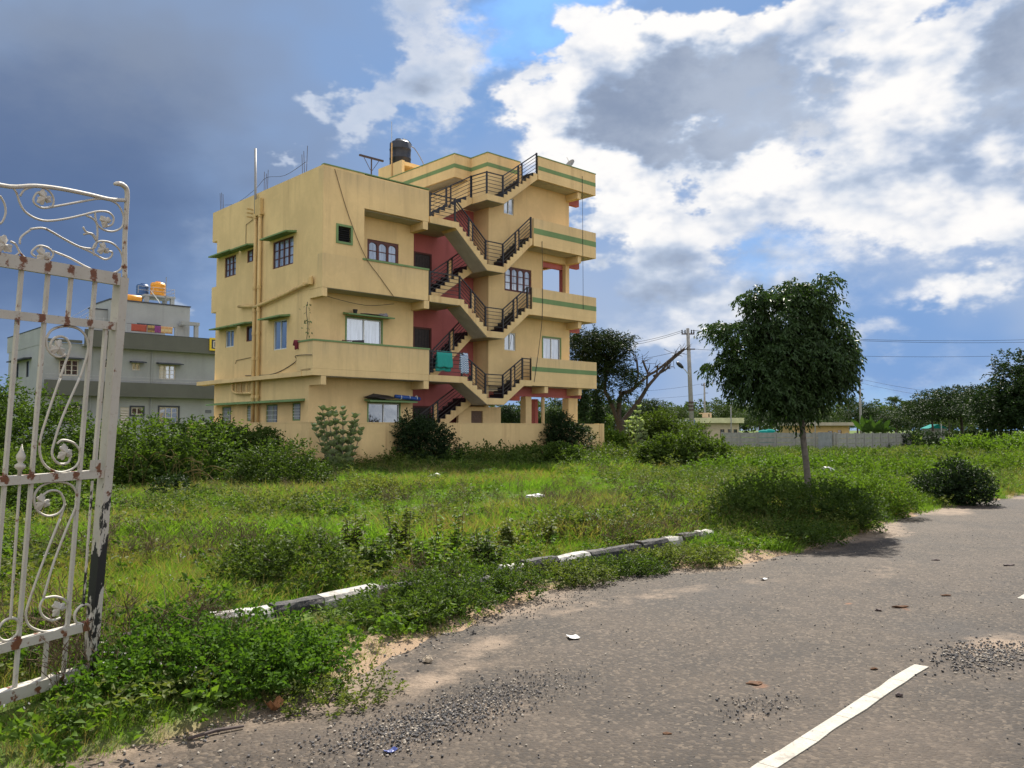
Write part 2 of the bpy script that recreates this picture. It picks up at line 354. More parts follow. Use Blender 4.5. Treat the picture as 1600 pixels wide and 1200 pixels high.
def window(root, kind, pos, a0, a1, z0, z1, style, cols=2, rows=1, depth=.09, frame_mat=None, pane=None, arch=False, fw=.055):
    """kind as in wallgrid; the outside lies towards smaller t (or s). Returns the window part with its panes as sub-parts"""
    P = (lambda a, o, z: (a, pos - o, z)) if kind == 't' else (lambda a, o, z: (pos - o, a, z))
    def bx(mb, a, b, c, d, o0, o1):
        p, q = P(a, o0, c), P(b, o1, d); return mb.box(p[0], q[0], p[1], q[1], p[2], q[2])
    fm = frame_mat or M['wood']; pm = pane or M['pane_white']
    o0, o1 = -depth, -depth + .06
    f = MB(); e = .004
    bx(f, a0 + e, a0 + fw, z0 + e, z1 - e, o0, o1); bx(f, a1 - fw, a1 - e, z0 + e, z1 - e, o0, o1)
    bx(f, a0 + fw, a1 - fw, z0 + e, z0 + fw, o0, o1); bx(f, a0 + fw, a1 - fw, z1 - fw, z1 - e, o0, o1)
    W = (a1 - a0 - 2 * fw - (cols - 1) * fw) / cols; Hh = z1 - z0 - 2 * fw; mw = .028
    panes = []
    for i in range(cols):
        x0 = a0 + fw + i * (W + fw)
        if i: bx(f, x0 - fw, x0, z0 + fw, z1 - fw, o0, o1)
        rh = (Hh - (rows - 1) * mw) / rows
        for j in range(rows):
            y0 = z0 + fw + j * (rh + mw)
            if j: bx(f, x0, x0 + W, y0 - mw, y0, o0 + .01, o1 - .01)
            panes.append((x0, x0 + W, y0, y0 + rh))
        if arch:                                       # two corner pieces leave an arched top
            r = W / 2; zt = z1 - fw; cx = x0 + r
            for sgn in (-1, 1):
                poly = [(cx + sgn * r, zt)] + [(cx + sgn * r * math.cos(t), zt - r * .85 + r * .85 * math.sin(t)) for t in np.linspace(0, math.pi / 2, 6)]
                f.prism(poly, o0 + .008, o1 - .008, lambda a, z, o: P(a, o, z))
    w = f.build('window', fm, root)
    for (x0, x1, y0, y1) in panes:
        bx(MB(), x0, x1, y0, y1, o0 + .018, o0 + .026).build('pane', pm, w)
    if style == 'grille':
        gm = MB()
        for k in range(1, 2 + int((a1 - a0) / .13)):
            a = a0 + fw + k * (a1 - a0 - 2 * fw) / (2 + int((a1 - a0) / .13)); bx(gm, a - .008, a + .008, z0 + fw, z1 - fw, -.026, -.012)
        for k in range(1, 5):
            z = z0 + fw + k * (z1 - z0 - 2 * fw) / 5; bx(gm, a0 + fw, a1 - fw, z - .008, z + .008, -.011, .003)
        gm.build('grille', M['alu'], w)
    return w
def surround(root, kind, pos, a0, a1, z0, z1, w=.09, proud=.03, mat=None):
    P = (lambda a, o, z: (a, pos - o, z)) if kind == 't' else (lambda a, o, z: (pos - o, a, z))
    mb = MB()
    for (a, b, c, d) in ((a0 - w, a0, z0 - w, z1 + w), (a1, a1 + w, z0 - w, z1 + w), (a0, a1, z0 - w, z0), (a0, a1, z1, z1 + w)):
        p, q = P(a, -.05, c), P(b, proud, d); mb.box(p[0], q[0], p[1], q[1], p[2], q[2])
    return mb.build('window_surround', mat or M['green'], root)
def sunshade(root, kind, pos, a0, a1, z, out=.45, th=.055, mat=None):
    """thin sloping slab over a window"""
    P = (lambda a, o, zz: (a, pos - o, zz)) if kind == 't' else (lambda a, o, zz: (pos - o, a, zz))
    poly = [(-.02, z), (out, z - .04), (out, z - .04 + th), (-.02, z + th + .03)]
    return MB().prism(poly, a0, a1, lambda o, zz, a: P(a, o, zz)).build('sunshade', mat or M['green'], root)

# ------------------------------------------------------------------ the yellow apartment house (local axes: s along the front, t into the depth)
HROT = rad(90 - 46.8)
def build_house():
    R = empty('apartment_house', (-7.2827, 30.0, 0), HROT,
              'yellow three storey apartment house with green bands, red walls and zigzag outside stairs', 'house')
    Y, G, S = M['yellow'], M['green'], M['soffit']
    zG, z1, z2, z3, z4 = .50, 3.76, 6.89, 10.02, 12.98
    TB = -.85
    # left block ------------------------------------------------------------------
    winL = {2: [(1.25, 2.87, 7.79, 8.84), (4.28, 5.06, 8.36, 8.86), (6.08, 7.14, 8.02, 8.88)],
            1: [(1.68, 2.72, 4.64, 5.76), (4.50, 5.03, 5.15, 5.77), (6.16, 6.94, 5.05, 5.76)],
            0: [(6.30, 7.15, 1.62, 2.58), (4.30, 4.85, 1.95, 2.58), (2.31, 3.23, 1.58, 2.58), (.57, 1.18, 1.94, 2.60)]}
    wall('wall', Y, R, 's', 0, 7.95, 0, 6.66, 0, .2, winL[0] + winL[1])
    wall('wall', Y, R, 's', TB, 7.95, 6.66, 11.06, -.004, .2, winL[2])
    box('balcony', Y, R, -.003, 4.7, 7.95, 8.41, 6.66, 7.77)          # balconies of the far end
    box('parapet', Y, R, -.003, 4.7, 7.95, 8.42, 9.76, 11.06)
    box('wall', Y, R, .2, 4.6, 7.75, 7.95, 0, 9.76)
    wall('wall', Y, R, 't', .2, 4.6, 0, 6.66, 0, .2, [(2.53, 3.96, 1.70, 2.62), (1.54, 3.09, 4.72, 5.80)])
    wall('wall', Y, R, 't', 1.7, 4.6, 6.66, 9.76, 0, .2, [(2.42, 3.87, 8.05, 8.90)])
    wall('wall', Y, R, 't', .2, 1.72, 6.66, 9.78, TB, TB + .15, [(.61, 1.14, 8.39, 8.94)])
    box('wall', Y, R, .2, 1.72, TB, TB + .15, 9.78, 11.06)
    box('wall', Y, R, 1.62, 1.72, TB + .15, 0, 6.90, 9.76)
    box('parapet', Y, R, 1.72, 4.70, TB, TB + .12, 6.66, 7.85)
    box('coping', G, R, 1.66, 4.72, TB - .03, TB + .15, 7.85, 7.92)
    box('parapet', Y, R, 1.72, 4.70, TB, TB + .14, 9.78, 11.03)
    box('coping', G, R, 0, 4.72, TB - .02, TB + .16, 11.06, 11.10)
    box('parapet', Y, R, 4.56, 4.70, TB + .14, 1.0, 10.05, 11.02)
    box('roof', S, R, .2, 4.66, TB + .14, 7.95, 9.76, 10.02)
    box('ceiling', S, R, 1.72, 4.56, TB + .16, -.004, 9.745, 9.757)
    box('floor_slab', Y, R, .2, 4.7, TB + .12, 0, 6.66, 6.88)
    box('ceiling', S, R, .22, 4.5, TB + .02, -.004, 6.645, 6.657)
    box('wall', Y, R, 4.4, 4.6, .2, 1.0, 0, 9.76)
    # first floor ledge and balcony
    box('ledge', Y, R, -.36, -.002, -.1, 8.95, 3.52, 3.68)
    box('floor_slab', Y, R, -.34, 4.74, TB, -.002, 3.52, 3.76)
    box('ceiling', S, R, .22, 4.5, TB + .02, -.004, 3.505, 3.517)
    box('parapet', Y, R, -.34, 4.75, TB - .004, TB + .12, 3.762, 4.73)
    box('parapet', Y, R, -.34, -.22, TB + .12, .30, 3.69, 4.73)
    box('coping', G, R, -.37, 4.78, TB - .03, TB + .15, 4.73, 4.79)
    box('coping', G, R, -.37, -.19, TB + .15, .32, 4.73, 4.79)
    for (s0, s1) in ((.0, .2), (4.5, 4.74)):
        for zt in (3.51, 6.65): box('beam', Y, R, s0, s1, TB + .002, -.004, zt - .31, zt)
    box('beam', Y, R, 4.42, 4.66, TB + .002, -.004, 9.46, 9.77)
    # windows on the side facade
    for (a0, a1, c0, c1), n in zip(winL[2], (4, 2, 3)):
        window(R, 's', 0, a0, a1, c0, c1, 'wood', n, 3 if n > 2 else 2, arch=False)
    for a0, a1, z in ((1.02, 3.10, 8.93), (4.15, 5.62, 8.94), (5.80, 7.80, 8.97)): sunshade(R, 's', 0, a0, a1, z)
    window(R, 's', 0, *winL[1][0], 'slide', 2, 1, frame_mat=M['alu'], pane=M['pane_blue'], fw=.04)
    window(R, 's', 0, *winL[1][1], 'slide', 1, 1, frame_mat=M['wood'], pane=M['pane_dark'], fw=.05)
    window(R, 's', 0, *winL[1][2], 'slide', 2, 1, frame_mat=M['alu'], pane=M['pane_blue'], fw=.04)
    for a0, a1, z in ((1.42, 3.15, 5.84), (4.30, 5.60, 5.84), (5.85, 7.60, 5.84)): sunshade(R, 's', 0, a0, a1, z)
    for w_ in winL[0]:
        window(R, 's', 0, *w_, 'grille', 2 if w_[1] - w_[0] > .7 else 1, 1, frame_mat=G, pane=M['pane_dark'])
    for a0, a1 in ((.25, 1.98), (2.02, 3.86), (3.92, 5.66), (5.72, 7.75)): sunshade(R, 's', 0, a0, a1, 2.66)
    # windows on the front
    window(R, 't', 0, 2.42, 3.87, 8.05, 8.90, 'wood', 3, 2, arch=True, fw=.10)
    window(R, 't', 0, 1.54, 3.09, 4.72, 5.80, 'slide', 2, 1, frame_mat=M['alu'], fw=.04)
    surround(R, 't', 0, 1.54, 3.09, 4.72, 5.80, .06, .02)
    sunshade(R, 't', 0, 1.38, 3.44, 5.90, .40)
    window(R, 't', 0, 2.53, 3.96, 1.70, 2.62, 'slide', 2, 1, frame_mat=M['alu'], pane=M['pane_dark'], fw=.04)
    surround(R, 't', 0, 2.53, 3.96, 1.70, 2.62, .05, .02)
    sunshade(R, 't', 0, 2.35, 4.55, 2.70, .40)
    surround(R, 't', TB, .61, 1.14, 8.39, 8.94, .08, .03)
    lv = box('louvre_window', M['dark'], R, .61, 1.14, TB + .09, TB + .12, 8.39, 8.94)
    for k in range(7):
        z = 8.41 + k * .077
        MB().prism([(TB + .02, z), (TB + .07, z + .045), (TB + .075, z + .035), (TB + .025, z - .01)], .615, 1.135, lambda t, zz, s: (s, t, zz)).build('slat', M['black_metal'], lv)
    # red stairwell wall
    poly = [(4.6, zG), (8.6, zG), (8.6, 11.24), (7.75, 11.24), (6.6, 10.45), (5.6, 10.0), (4.6, 10.0)]
    MB().prism(poly, 1.0, 1.15, lambda s, z, t: (s, t, z)).build('stairwell_wall', M['red'], R)
    for zf in (zG, z1, z2):
        d = box('door', M['door'], R, 5.36, 6.16, .97, .996, zf + .02, zf + 2.03)
        mb = MB().box(5.28, 5.36, .93, .998, zf + .02, zf + 2.1).box(6.16, 6.24, .93, .998, zf + .02, zf + 2.1).box(5.36, 6.16, .93, .998, zf + 2.03, zf + 2.1)
        mb.build('door_frame', M['wood'], d)
        MB().tube([(6.08, .955, zf + 1.0), (6.08, .955, zf + 1.12)], .015).build('handle', M['steel'], d)
        gb = MB()
        for k in range(5): gb.box(5.45 + k * .15, 5.462 + k * .15, .962, .969, zf + 1.1, zf + 1.9)
        gb.build('grille', M['black_metal'], d)
    # right wing --------------------------------------------------------------------
    s0, s1, tr = 8.6, 13.71, 8.0
    wall('wall', Y, R, 't', s0, s1, 3.54, 12.75, 0, .2,
         [(9.50, 10.10, 11.15, 11.90), (9.54, 11.2, 7.73, 8.82), (11.94, 13.46, 6.95, 9.39), (9.54, 10.21, 5.10, 5.88), (11.93, 13.07, 4.55, 5.84)])
    box('wall', Y, R, s0, s0 + .2, .2, tr, 9.0, 12.75)
    box('wall', Y, R, s0, s0 + .2, .2, 1.0, 2.6, 9.0)
    box('wall', Y, R, s0 + .2, s1, tr - .2, tr, 3.54, 12.75)
    wall('wall', M['yellow'], R, 's', .2, tr - .2, 3.54, 12.75, s1 - .2, s1, [(.45, 3.6, 7.9, 9.39)])
    box('column', M['red'], R, s1 - .23, s1 - .02, .21, .44, 6.9, 9.39)
    box('wall', M['red'], R, 11.7, s1 - .2, 3.7, 3.8, 6.9, 9.7)      # back of the open loggia
    box('wall', M['red'], R, 11.6, 11.7, .2, 3.8, 6.9, 9.7)
    box('beam', M['red'], R, 11.7, s1 - .2, .2, .35, 9.16, 9.7)
    for z in (z1, z2, z3): box('floor_slab', S, R, s0 + .2, s1 - .2, .2, tr - .2, z - .22, z)
    window(R, 't', 0, 9.50, 10.10, 11.15, 11.90, 'slide', 2, 1, frame_mat=M['alu'], pane=M['pane_white'], fw=.04)
    window(R, 't', 0, 9.54, 11.2, 7.73, 8.82, 'wood', 4, 3, arch=True, fw=.085)
    window(R, 't', 0, 9.54, 10.21, 5.10, 5.88, 'slide', 2, 1, frame_mat=M['alu'], pane=M['pane_white'], fw=.04, arch=True)
    window(R, 't', 0, 11.93, 13.07, 4.55, 5.84, 'slide', 2, 1, frame_mat=M['alu'], pane=M['pane_white'], fw=.04)
    surround(R, 't', 0, 11.93, 13.07, 4.55, 5.84, .06, .02)
    # balconies of the wing
    for sl, zb, zt, zs in ((10.32, 3.54, 4.78, (4.17, 4.37)), (10.36, 6.65, 7.85, (7.21, 7.43)), (10.46, 9.72, 10.95, (10.27, 10.52))):
        b = MB().box(sl + .06, 14.66, TB, TB + .12, zb + .2, zt).box(14.54, 14.66, TB + .12, 4.0, zb + .2, zt)
        bal = b.build('balcony', Y, R)
        MB().box(sl + .06, 14.66, TB, -.002, zb, zb + .198).box(s1 + .002, 14.66, -.002, 4.0, zb, zb + .198).build('floor_slab', Y, bal)
        box('stripe', G, bal, sl + .06, 14.664, TB - .006, TB - .001, *zs)
        box('stripe', G, bal, 14.661, 14.666, TB, 4.0, *zs)
        box('ceiling', S, bal, sl + .3, 14.54, TB + .12, -.01, zb - .014, zb - .003)
        box('beam', Y, R, 13.50, 13.72, TB + .10, -.004, zb - .33, zb - .016)
        box('beam', M['red'], R, s1 + .01, 14.42, .0, .2, zb - .42, zb - .005)
    box('beam', Y, R, 11.2, 11.42, TB + .03, -.004, 3.24, 3.52)
    # roof and parapets
    outline = [(7.85, tr), (7.85, 1.43), (8.8, 1.43), (8.8, .3), (10.8, .3), (10.8, TB), (14.66, TB), (14.66, tr)]
    MB().prism(outline, 12.755, 12.98, lambda s, t, z: (s, t, z)).build('roof', Y, R)
    segs = [(7.85, 7.97, 1.43, tr), (7.97, 8.8, 1.43, 1.55), (8.8, 8.92, .3, 1.55), (8.92, 10.8, .3, .42), (10.8, 14.66, TB, TB + .12), (14.54, 14.66, TB + .12, tr), (7.97, 14.54, tr - .12, tr)]
    for (a, b, c, d) in segs:
        p = box('parapet', Y, R, a, b, c, d, 12.982, 13.78)
        box('coping', G, p, a - .02, b + .02, c - .02, d + .02, 13.78, 13.82)
    for (a, b, c, d) in ((7.843, 7.849, 1.42, tr), (7.843, 8.79, 1.422, 1.428), (8.793, 8.799, .292, 1.42), (8.79, 10.8, .293, .299), (10.8, 14.66, TB - .007, TB - .001)):
        box('stripe', G, R, a, b, c, d, 13.18, 13.36)
    box('ceiling', S, R, 7.95, 8.59, 1.52, 7.9, 12.735, 12.752)
    box('ceiling', S, R, 10.95, 14.5, TB + .12, -.01, 12.735, 12.752)
    box('beam', Y, R, 13.50, 13.72, TB + .10, -.004, 12.42, 12.73)
    box('beam', M['red'], R, s1 + .01, 14.42, .0, .2, 12.33, 12.74)
    box('wall', Y, R, 8.42, 8.598, 1.2, 7.5, 10.05, 12.60)           # low wall along the terrace
    # ground floor of the wing: columns and the room under the stairs
    box('beam', M['red'], R, 9.6, 14.50, .0, .28, 3.10, 3.535)
    box('beam', M['red'], R, 9.6, 14.50, 4.2, 4.4, 3.10, 3.535)
    for (a, b, c, d) in ((10.85, 11.21, 0.02, .36), (13.65, 14.28, .02, .42), (13.65, 14.0, 6.4, 6.8), (10.85, 11.2, 6.4, 6.8)): box('column', Y, R, a, b, c, d, 0, 3.098)
    MB().tube([(12.02, .1, 0), (12.02, .1, 3.098)], .085, 8).build('column', Y, R)
    box('column', M['red'], R, 13.30, 13.50, 1.9, 2.2, 0, 3.098)
    wall('wall', Y, R, 't', 7.2, 9.60, .45, 2.60, .30, .45, [(7.9, 8.56, .5, 2.42)])
    box('wall', Y, R, 9.45, 9.6, .45, 3.0, .45, 2.60)
    box('door', M['door_brown'], R, 7.91, 8.55, .36, .40, .5, 2.41)
    box('ceiling', S, R, s0, s1, .3, 4.2, 3.515, 3.535)
    box('floor', M['soffit'], R, -.4, 14.2, -1.0, 8.2, .0, .45)
    # stairs --------------------------------------------------------------------------
    ST = M['stair_yellow']
    mids = [2.93, 5.73, 8.53, 11.52]
    st = box('staircase', ST, R, 7.76, 8.74, TB, 1.0, mids[0] - .26, mids[0])
    for m_ in mids[1:]: box('landing', ST, st, 7.76, 8.74, TB, .99, m_ - .26, m_)
    for m_ in mids:
        box('ceiling', S, st, 7.78, 8.72, TB + .02, .98, m_ - .274, m_ - .262)
        box('tread', M['granite'], st, 7.80, 8.70, TB + .05, .97, m_ + .002, m_ + .02)
    def flight(sl, zl, su, zu, t0, t1):
        n = max(3, round((zu - zl) / .17)); tr_ = (su - sl) / n; rh = (zu - zl) / n; sg = 1 if su > sl else -1
        top = [(sl, zl)]
        for i in range(n): top += [(sl + i * tr_, zl + (i + 1) * rh), (sl + (i + 1) * tr_, zl + (i + 1) * rh)]
        MB().prism(top + [(su, zu - .25), (sl, zl - .25)], t0, t1, lambda s, z, t: (s, t, z)).build('flight', ST, st)
        v = .012 * sg; q = .26
        MB().prism([(sl + sg * .02, zl - q + .008), (su - sg * .02, zu - q + .008), (su - sg * .02, zu - q - .006), (sl + sg * .02, zl - q - .006)],
                   t0 + .02, t1 - .02, lambda s, z, t: (s, t, z)).build('ceiling', S, st)
        for i in range(n):
            x = sl + i * tr_; z = zl + i * rh
            MB().box(x - sg * .022, x - sg * .001, t0 + .045, t1, z + .02, z + rh).box(x - sg * .03, x + tr_ - sg * .024, t0 + .045, t1, z + rh + .001, z + rh + .022).build('step', M['granite'], st)
    def railing(pts, doubles=()):
        pts = [Vector(p) for p in pts]; rl = None
        posts = MB()
        r0 = MB().tube([p + Vector((0, 0, .94)) for p in pts], .032, 4); rl = r0.build('railing', M['black_metal'], R)
        for h in (.16, .32, .48, .64, .79):
            MB().tube([p + Vector((0, 0, h)) for p in pts], .015, 4).build('rail', M['black_metal'], rl)
        for p in pts: MB().box(p.x - .032, p.x + .032, p.y - .032, p.y + .032, p.z, p.z + .97).build('post', M['black_metal'], rl)
        for i in doubles:                                            # a pair of posts with a pale panel between them
            a, b = pts[i], pts[i + 1]; c = (a + b) / 2; d = (b - a).normalized() * .13
            for q in (c - d, c + d): MB().box(q.x - .03, q.x + .03, q.y - .03, q.y + .03, q.z, q.z + .95).build('post', M['black_metal'], rl)
            MB().prism([(c.x - d.x * .75, c.z - d.z * .75 + .12), (c.x + d.x * .75, c.z + d.z * .75 + .12), (c.x + d.x * .75, c.z + d.z * .75 + .86), (c.x - d.x * .75, c.z - d.z * .75 + .86)],
                       c.y - .008, c.y + .008, lambda s, z, t: (s, t, z)).build('infill_panel', M['gold'], rl)
        return rl
    TF = TB + .07
    fl = [(z1, 6.45, 9.90, mids[0]), (z2, 6.32, 10.20, mids[1]), (z3, 6.06, 10.42, mids[2])]
    inner = [(zG, 3.9, mids[0]), (z1, 5.55, mids[1]), (z2, 5.35, mids[2]), (z3, 5.15, mids[3])]
    for (zf, sL, sR, zm), e_ in zip(fl, (10.38, 10.42, 10.52)):
        flight(7.76, zm, sL, zf, TB, .05)
        flight(8.74, zm, sR, zf, TB, .05)
        box('landing', ST, st, 4.76, sL, TB, .05, zf - .25, zf)
        box('landing', S, st, 4.61, 6.6, .052, .995, zf - .25, zf - .01)
        box('ceiling', S, st, 4.78, sL - .1, TB + .02, .04, zf - .264, zf - .252)
        if e_ - sR > .12: box('landing', ST, st, sR, e_, TB, .05, zf - .25, zf)
        railing([(4.80, TF, zf), (sL + .02, TF, zf), (7.74, TF, zm + .05), (8.72, TF, zm + .05), (sR - .03, TF, zf), (e_, TF, zf)] if e_ - sR > .12 else
                [(4.80, TF, zf), (sL + .02, TF, zf), (7.74, TF, zm + .05), (8.72, TF, zm + .05), (sR - .03, TF, zf)], (1, 3))
    for zf, s_, zm in inner:
        flight(s_, zf, 7.74, zm, .10, .99)
        if zf == z3: railing([(s_ + .1, .15, zf + .1), (7.72, .15, zm)], (0,))
        else: railing([(s_ + .1, .15, zf + .1), (7.70, .15, zm)], (0,))
    flight(8.74, mids[3], 10.74, z4, TB, .05)
    railing([(7.74, .15, mids[3]), (7.80, TF, mids[3]), (8.72, TF, mids[3] + .02), (10.76, TF, z4)], (2,))
    # pipes on the side facade
    for t in (4.13, 3.76): MB().tube([(-.11, t, 0), (-.11, t, 10.05)], .072, 8).build('pipe', M['pipe'], R, True)
    jc = MB()
    for z in (10.05, 7.2, 6.3, 5.4, 4.4, 2.9):
        for t in (4.13, 3.76): jc.lathe((-.11, t, z), [(.088, -.06), (.088, .06)], 10)
    jc.build('pipe_collar', M['pipe'], R)
    MB().box(-.17, -.02, 3.62, 4.28, 10.08, 10.18).box(-.15, -.02, 3.7, 4.2, 10.18, 10.75).build('pipe_bracket', M['pipe'], R)
    MB().tube([(-.11, 4.17, 10.05), (-.11, 4.2, 11.1), (-.06, 4.36, 12.9)], .048, 8).build('vent_pipe', M['pvc'], R, True)
    MB().tube([(-.12, 5.5, 6.62), (-.12, 4.25, 6.50)], .06, 8).build('pipe', M['pipe'], R, True)
    MB().tube(catmull([(-.12, 4.16, 6.44), (-.12, 2.5, 6.58), (-.12, .2, 6.84), (-.12, -.22, 6.88), (-.12, -.26, 7.1)], 3), .07, 8).build('pipe', M['pipe'], R, True)
    MB().lathe((-.12, -.24, 6.9), [(.1, -.1), (.1, .1)], 10).lathe((-.12, .15, 6.85), [(.09, -.06), (.09, .06)], 10).build('pipe_collar', M['pipe'], R)
    MB().tube(catmull([(-.12, 5.95, 3.48), (-.12, 5.9, 3.18), (-.12, 5.3, 3.08), (-.12, 4.2, 3.06)], 4), .055, 8).build('pipe', M['pipe'], R, True)
    for t in (5.6, 5.15, 4.65): MB().tube([(-.12, t, 3.5), (-.12, t, 3.1)], .04, 6).build('pipe', M['pipe'], R)
    for k in range(3): MB().tube([(-.02, 4.62, 10.15 + k * .16), (-.26, 4.62, 10.15 + k * .16)], .03, 6).build('insulator', M['pipe'], R)
    MB().tube([(-.03, 5.15, 9.0), (-.03, 5.15, 9.95), (-.03, 4.55, 10.05)], .012, 5).build('conduit', M['brown_cable'], R)
    # cables on the walls
    MB().tube(catmull([(.43, TB - .03, 10.97), (1.0, TB - .03, 9.45), (1.72, TB - .04, 8.02), (2.4, TB - .03, 7.3), (3.05, TB - .03, 6.62)], 4), .012, 5).build('cable', M['brown_cable'], R)
    MB().tube(catmull([(.0, -.4, 6.55), (.8, -.3, 6.40), (2.2, -.3, 6.28), (3.4, -.4, 6.45)], 4), .010, 5).build('cable', M['cable'], R)
    MB().tube(catmull([(-.38, -.85, 4.22), (-.37, .3, 4.26), (-.05, .9, 4.1), (-.03, 2.6, 3.74), (-.03, 5.0, 3.78)], 5), .014, 5).build('cable', M['cable'], R)
    MB().tube([(-.03, 5.9, 4.32), (-.03, 5.8, 4.45), (-.03, 4.2, 4.5)], .012, 5).build('cable', M['brown_cable'], R)
    MB().tube(catmull([(11.0, TB - .03, 10.0), (11.02, TB - .03, 8.2), (11.0, TB - .03, 6.6), (10.75, TB - .03, 5.0), (10.5, TB - .03, 3.7)], 4), .012, 5).build('cable', M['cable'], R)
    MB().tube([(13.7, TB - .02, 13.5), (13.72, TB - .02, 7.2)], .010, 5).build('cable', M['cable'], R)
    # rebar starters on the parapet
    for t, n, h in ((7.6, 3, .75), (3.6, 3, .95), (.55, 3, 1.0)):
        mb = MB()
        for k in range(n): mb.tube([(.1, t + k * .14, 11.04), (.1 + RNG.uniform(-.05, .05), t + k * .16 + RNG.uniform(-.05, .05), 11.06 + h * RNG.uniform(.7, 1.05))], .010, 5)
        mb.build('rebar', M['rebar'], R)
    MB().tube(catmull([(.1, 7.5, 11.25), (.1, 6.3, 11.1), (.1, 4.6, 11.35), (.1, 3.7, 11.6), (.1, 2.2, 11.35), (.1, .6, 11.5)], 4), .008, 4).build('cable', M['cable'], R)
    return R
HOUSE = build_house()
def H(s, t, z):
    c, sn = math.cos(HROT), math.sin(HROT); return Vector((-7.2827 + c * s - sn * t, 30.0 + sn * s + c * t, z))

# ------------------------------------------------------------------ ground, road, markings
EDGE = np.array([(-16, -8), (-9, -4.2), (-4.6, .6), (-2.7, 3.0), (-1.87, 4.11), (-1.45, 4.75), (-1.09, 5.35), (-.95, 5.9), (-.41, 6.8), (.32, 8.35), (1.41, 9.31), (2.48, 9.96),
                 (3.65, 10.98), (4.82, 12.24), (6.87, 15.1), (9.51, 17.9), (12.45, 20.5), (27, 34.2), (160, 159)])
def edge_dist(x, y):
    """signed distance to the edge of the asphalt, positive on the grass"""
    x = np.asarray(x, float); y = np.asarray(y, float); best = np.full(x.shape, 1e9); sg = np.ones(x.shape)
    for (ax, ay), (bx, by) in zip(EDGE[:-1], EDGE[1:]):
        dx, dy = bx - ax, by - ay; L2 = dx * dx + dy * dy
        t = np.clip(((x - ax) * dx + (y - ay) * dy) / L2, 0, 1)
        d = np.hypot(x - ax - t * dx, y - ay - t * dy); c = dx * (y - ay) - dy * (x - ax)
        m = d < best - 1e-9; best = np.where(m, d, best); sg = np.where(m, np.sign(c), sg)
    return best * sg
def vnoise(x, y, s, seed=0):
    """smooth value noise"""
    x = np.asarray(x, float) / s + 100.3 + seed * 17.1; y = np.asarray(y, float) / s + 57.7 + seed * 9.3
    xi, yi = np.floor(x).astype(int), np.floor(y).astype(int); fx, fy = x - xi, y - yi
    fx = fx * fx * (3 - 2 * fx); fy = fy * fy * (3 - 2 * fy)
    def h(a, b): return np.abs(np.sin(a * 127.1 + b * 311.7 + seed * 74.7) * 43758.5453) % 1.0
    return (h(xi, yi) * (1 - fx) + h(xi + 1, yi) * fx) * (1 - fy) + (h(xi, yi + 1) * (1 - fx) + h(xi + 1, yi + 1) * fx) * fy
def sstep(x, a, b):
    t = np.clip((x - a) / (b - a), 0, 1); return t * t * (3 - 2 * t)
def ground_z(x, y):
    d = edge_dist(x, y) + (vnoise(x, y, .55, 3) - .5) * .42 + (vnoise(x, y, .2, 5) - .5) * .12
    z = -.08 + .14 * sstep(d, -.35, .45) + .07 * sstep(d, .4, 1.2)
    und = (vnoise(x, y, 3.5, 1) - .5) * .16 + (vnoise(x, y, 1.1, 2) - .5) * .05
    return z + und * sstep(d, .8, 3.0)
def grid_mesh(name, xs, ys, zf, mat, keep=None):
    X, Yg = np.meshgrid(xs, ys); Z = zf(X, Yg); nx, ny = len(xs), len(ys)
    V = np.stack([X.ravel(), Yg.ravel(), Z.ravel()], 1)
    idx = np.arange(nx * ny).reshape(ny, nx)
    Fq = np.stack([idx[:-1, :-1].ravel(), idx[:-1, 1:].ravel(), idx[1:, 1:].ravel(), idx[1:, :-1].ravel()], 1)
    if keep is not None:
        k = keep(V[:, 0], V[:, 1]); Fq = Fq[k[Fq].any(1)]
    me = bpy.data.meshes.new(name); me.from_pydata(V.tolist(), [], Fq.tolist())
    me.polygons.foreach_set('use_smooth', [True] * len(me.polygons)); me.materials.append(mat)
    return me, V
def soil_mat():
    m, g, b = new_mat('soil_and_turf'); tc = g.new('ShaderNodeTexCoord').outputs['Object']
    a = g.noise(tc, .45, 6, .6); f = g.noise(tc, 7, 6, .7)
    col = g.mix(g.ramp(a, .35, .65), rgb(.060, .105, .020), rgb(.095, .140, .030))
    col = g.mix(g.ramp(f, .45, .72), col, rgb(.085, .065, .035))
    col = g.mix(g.ramp(g.new('ShaderNodeAttribute', attribute_name='bare').outputs['Fac'], .1, .9), col, g.mix(f, rgb(.20, .135, .085), rgb(.34, .25, .17)))
    g.put(b.inputs['Base Color'], col); b.inputs['Roughness'].default_value = .95; b.inputs['Specular IOR Level'].default_value = .1
    bp = g.new('ShaderNodeBump'); bp.inputs['Strength'].default_value = .6; bp.inputs['Distance'].default_value = .04
    g.put(bp.inputs['Height'], g.noise(tc, 16, 6, .7)); g.l.new(bp.outputs[0], b.inputs['Normal']); return m
